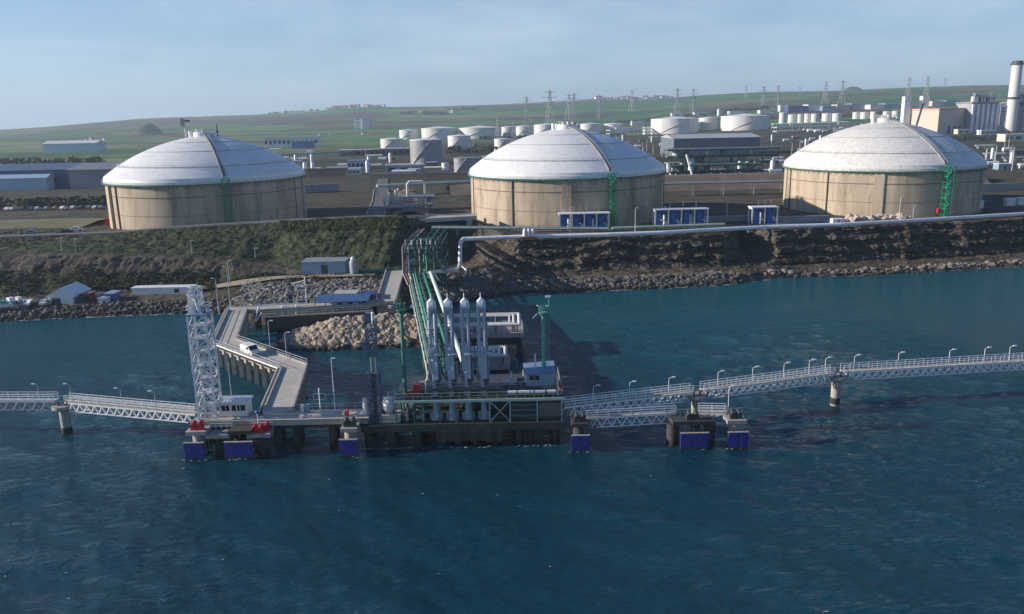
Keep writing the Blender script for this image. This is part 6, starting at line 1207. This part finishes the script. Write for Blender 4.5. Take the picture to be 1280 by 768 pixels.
# ================================================================== pylons
def pylon_mesh():
    b = MB(); lv = [(0, 5), (14, 3.4), (26, 2), (34, 1.3), (44, .8)]
    for (z0_, w0), (z1_, w1) in zip(lv, lv[1:]):
        for sx_, sy_, tx, ty in ((-1, -1, 1, -1), (1, -1, 1, 1), (1, 1, -1, 1), (-1, 1, -1, -1)):
            b.bar((sx_ * w0, sy_ * w0, z0_), (sx_ * w1, sy_ * w1, z1_), .5); b.bar((sx_ * w0, sy_ * w0, z0_), (tx * w1, ty * w1, z1_), .28); b.bar((sx_ * w1, sy_ * w1, z1_), (tx * w1, ty * w1, z1_), .4)
    return b
t0 = None
for i, (px, pyt, yy) in enumerate([(658, 121, 2500), (687, 113, 2100), (711, 118, 2600), (717.5, 117, 2500), (749, 119, 2600), (790, 113, 3000), (847, 111, 2400), (867, 111, 2400), (933, 107, 3200), (955, 108, 2500), (973, 107, 2500), (1033, 102, 2600), (1054, 101, 2500), (1137, 97, 2600), (1160, 96, 2500), (1182, 97, 3200), (642, 150, 1250), (622, 148, 1300), (1000, 108, 3300), (1125, 112, 3400)]):
    tp = PY(px, pyt, yy); g = plain_z(tp.x, yy) - 1; s = (tp.z - g) / 44; lab = ORD[i] + ' lattice pylon of the power lines on the skyline, counted from the left' if i < 16 else ['faint pylon rising behind the middle dome, right of a twin', 'faint pylon behind the middle dome, left of a twin', 'distant small pylon left of the skyline mound', 'distant small pylon right of the skyline mound'][i - 16]
    if t0 is None:
        t0 = thing('pylon', (0, 0, 0), lab, 'pylon', 'power line pylons'); pylon_mesh().build('tower', grey, t0)
        for z, w in ((30, 9), (36, 11), (42, 8)): MB().bar((-w, 0, z), (w, 0, z), .55, .55).build('cross_arm', grey, t0)
        t0.location = (tp.x, yy, g); t0.scale = (s, s, s); t0.rotation_euler = (0, 0, .3)
    else: copy_tree(t0, (tp.x, yy, g), lab, .3 + .2 * (i % 3), scale=s)
# ================================================================== mounds, village, far trees
def mound(px0, px1, pyt, pyb, yy, label, mat):
    a, b = PY(px0, pyb, yy), PY(px1, pyb, yy); r = (b.x - a.x) / 2; h = PY((px0 + px1) / 2, pyt, yy).z - a.z; c = Vector(((a.x + b.x) / 2, yy, a.z)); prof = [(r * 1.3, -12), (r, 0), (r * .8, h * .3), (r * .5, h * .75), (r * .25, h * .97), (.01, h)]
    o = MB().lathe(prof, c, 40); o.v = [(x + 2 * noise.noise(Vector((x * .03, y * .03, 1))), y, z + 1.5 * noise.noise(Vector((x * .04, z * .1, 5)))) for x, y, z in o.v]; o = o.build('hill', mat, None, 60); struct(o, label=label)
hillm = M('heath', (.06, .07, .04), .95, .3, .05, dirt=(.1, .085, .06))
mound(172, 198, 154.5, 161, 2300, 'small dark burial mound in the left fields', hillm); mound(1050, 1082, 108.5, 117, 4150, 'dark mound on the right skyline', hillm)
rr = random.Random(21); h0_ = None
spots = [(rr.gauss(440, 22), 137 + rr.uniform(-1, 3), 4150) for _ in range(22)] + [(rr.uniform(745, 835), 126.5 + rr.uniform(-.5, 3), 4150) for _ in range(26)] + [(rr.uniform(525, 575), 144, 3300) for _ in range(5)] + [(rr.uniform(320, 600), rr.uniform(160, 170), 2000) for _ in range(6)] + [(rr.uniform(90, 130), 171.5, 1900) for _ in range(6)]
spots = sorted(spots[:22]) + sorted(spots[22:48]) + sorted(spots[48:53]) + sorted(spots[53:59]) + sorted(spots[59:])
for i, (px, py, yy) in enumerate(spots):
    p = PY(px, py, yy); z = plain_z(p.x, yy) - .8; q = 0 if i < 22 else 1 if i < 48 else 2 if i < 53 else 3 if i < 59 else 4; o_ = ORD[i - (0, 22, 48, 53, 59)[q]]
    gname = ['ridge houses left of centre', 'village houses behind the middle dome', 'farm buildings by the dark tree line', 'farmhouses in the green fields', 'farm buildings above the field shed'][q]
    lab = o_ + ' from the left of the white ' + gname
    s = rr.uniform(.8, 1.6) * (1.3 if yy > 3000 else .6)
    if h0_ is None:
        h0_ = thing('village_house', (0, 0, 0), lab, 'house', gname); MB().box(-6, 6, 0, 9, -3, 6).build('wall', white2, h0_)
        MB().add([(-6.5, -.5, 6), (6.5, -.5, 6), (6.5, 4.5, 9), (-6.5, 4.5, 9), (6.5, 9.5, 6), (-6.5, 9.5, 6)], [(0, 1, 2, 3), (3, 2, 4, 5), (0, 3, 5), (1, 4, 2), (0, 5, 4, 1)]).build('roof', M('tile_roof', (.32, .16, .11), .8), h0_)
        MB().box(-3, -1, -.15, .05, 2, 4).build('window', glass, h0_); h0_.location = (p.x, yy, z); h0_.scale = (s,) * 3
    else: c = copy_tree(h0_, (p.x, yy, z), lab, rr.uniform(-.6, .6), scale=s); c['group'] = gname
b = MB(); rr = random.Random(31)
lines = [(500, 560, 147, 3200, 60), (335, 430, 139, 4180, 60), (430, 480, 136.5, 4200, 26), (740, 840, 127.5, 4200, 40), (770, 960, 146, 2300, 120), (560, 600, 143, 3500, 20), (600, 780, 160, 1500, 110), (985, 1130, 139, 1900, 100), (0, 130, 205, 800, 90), (560, 640, 190, 900, 60), (850, 975, 143, 2000, 70), (1190, 1280, 172, 950, 50)]
for x0, x1, py, yy, n in lines:
    for _ in range(n):
        p = PY(rr.uniform(x0, x1), py, yy + rr.uniform(-60, 60)); z = plain_z(p.x, p.y); s = rr.uniform(3, 6) * (1.3 if yy > 2000 else .8); clump(b, (p.x, p.y, z + s * .4), s, 16, rr, .9, s * .42)
o = b.build('far_trees', leafmat('far_leaf', (.035, .045, .025), 0)); o['kind'] = 'stuff'; o['label'] = 'dark tree lines and thickets across the plain'
b = MB()
for _ in range(420):
    x = rr.uniform(-360, -150); y = rr.uniform(362, 400); clump(b, (x, y, zlook(x, y) + .5), rr.uniform(1, 2.2), 18, rr, .9, .7)
o = b.build('hedge', leaf_d); o['kind'] = 'stuff'; o['label'] = 'dark hedge and thicket left of the leftmost domed tank'
c0 = None
for i in range(26):
    x = -172 - i * 3.6 + rr.uniform(-.8, .8); y = 355 + rr.uniform(-.8, .8); lab = ORD[i] + ' parked car from the tank in the row before the left hedge'
    if c0 is None:
        car(20, 257, 312, 1.5, white, lab); c0 = [o for o in D.objects if o.get('label') == lab][0]; c0['group'] = 'cars parked before the left hedge'; org = c0.location.copy(); c0.location = (x, y, zlook(x, y) + .15)
        cm = [white, steel, white2, grey, steel_d, redbrown, navy]
    else:
        c = copy_tree(c0, (x, y, zlook(x, y) + .15), lab, rr.uniform(-.15, .15)); b_ = [q for q in c.children if q.name.startswith('body')][0]; b_.data = b_.data.copy(); b_.data.materials[0] = cm[i * 5 % 7]
# ================================================================== foam along the shore
b = MB(); rr = random.Random(8)
def foam(x0, x1, n, off, smax):
    for _ in range(n):
        x = rr.uniform(x0, x1)
        if noise.noise(Vector((x * .12, 4, off))) < .02: continue
        p = land(x, 1.06); c = Vector((x, p[1] - rr.uniform(-.5, 1) - off, .07)); m_ = 7; l_ = rr.uniform(.5, smax)
        b.add([c] + [c + Vector((l_ * math.cos(6.283 * k / m_) * rr.uniform(.6, 1.2), .28 * l_ * math.sin(6.283 * k / m_) * rr.uniform(.6, 1.3), 0)) for k in range(m_)], [(0, k + 1, (k + 1) % m_ + 1) for k in range(m_)])
foam(74, 210, 900, .3, 1.6); foam(-150, -68, 420, .3, 1.1); foam(0, 70, 200, .2, .9)
for _ in range(110):
    x = rr.uniform(-52, -40); y = 164.3 + abs(x + 46) * .25 + rr.uniform(-.5, .6) + (2.5 if x < -50 else 0); c = Vector((x, y, .07)); l_ = rr.uniform(.3, .8); b.add([c] + [c + Vector((l_ * math.cos(6.283 * k / 7), .3 * l_ * math.sin(6.283 * k / 7), 0)) for k in range(7)], [(0, k + 1, (k + 1) % 7 + 1) for k in range(7)])
for _ in range(34):
    c = Vector((rr.uniform(-60, 60), rr.uniform(64, 106), .16)); l_ = rr.uniform(.08, .24); an = rr.uniform(-.4, .4); b.add([c] + [c + Vector((l_ * math.cos(6.283 * k / 6 + an) * rr.uniform(.5, 1.3), .35 * l_ * math.sin(6.283 * k / 6) * rr.uniform(.5, 1.3), 0)) for k in range(6)], [(0, k + 1, (k + 1) % 6 + 1) for k in range(6)])
for px_, py_ in [(x, 107.7) for x in (-46.2, -39.8, -24, 9.5, 25.9, 32.2)] + [(x, 110.5) for x in (-21.8, -18.4, -14.6, -11, -8.4, -5.8, -3, .6, 3.6, 6.2)]:
    for _ in range(5): c = Vector((px_ + rr.uniform(-1.8, 1.8), py_ - rr.uniform(.1, .7), .13)); l_ = rr.uniform(.1, .28); b.add([c] + [c + Vector((l_ * math.cos(6.283 * k / 6) * rr.uniform(.5, 1.3), .3 * l_ * math.sin(6.283 * k / 6), 0)) for k in range(6)], [(0, k + 1, (k + 1) % 6 + 1) for k in range(6)])
o = b.build('foam', M('sea_foam', (.42, .47, .5), .7, .1, 2)); o['kind'] = 'stuff'; o['label'] = 'white surf along the waterline'
# ================================================================== haze
hz = MB().box(-16000, 16000, -5000, 11500, -7, 340).build('haze', M('_tmp')); hz.data.materials.clear(); hm = D.materials.new('haze_air'); hm.use_nodes = True; n = hm.node_tree.nodes; n.clear()
ho = n.new('ShaderNodeOutputMaterial'); pv = n.new('ShaderNodeVolumePrincipled'); pv.inputs['Color'].default_value = (.66, .83, 1, 1); pv.inputs['Density'].default_value = 1.25e-4; pv.inputs['Anisotropy'].default_value = .2
hm.node_tree.links.new(pv.outputs[0], ho.inputs['Volume']); hz.data.materials.append(hm); hz['kind'] = 'stuff'; hz['label'] = 'thin bluish haze'
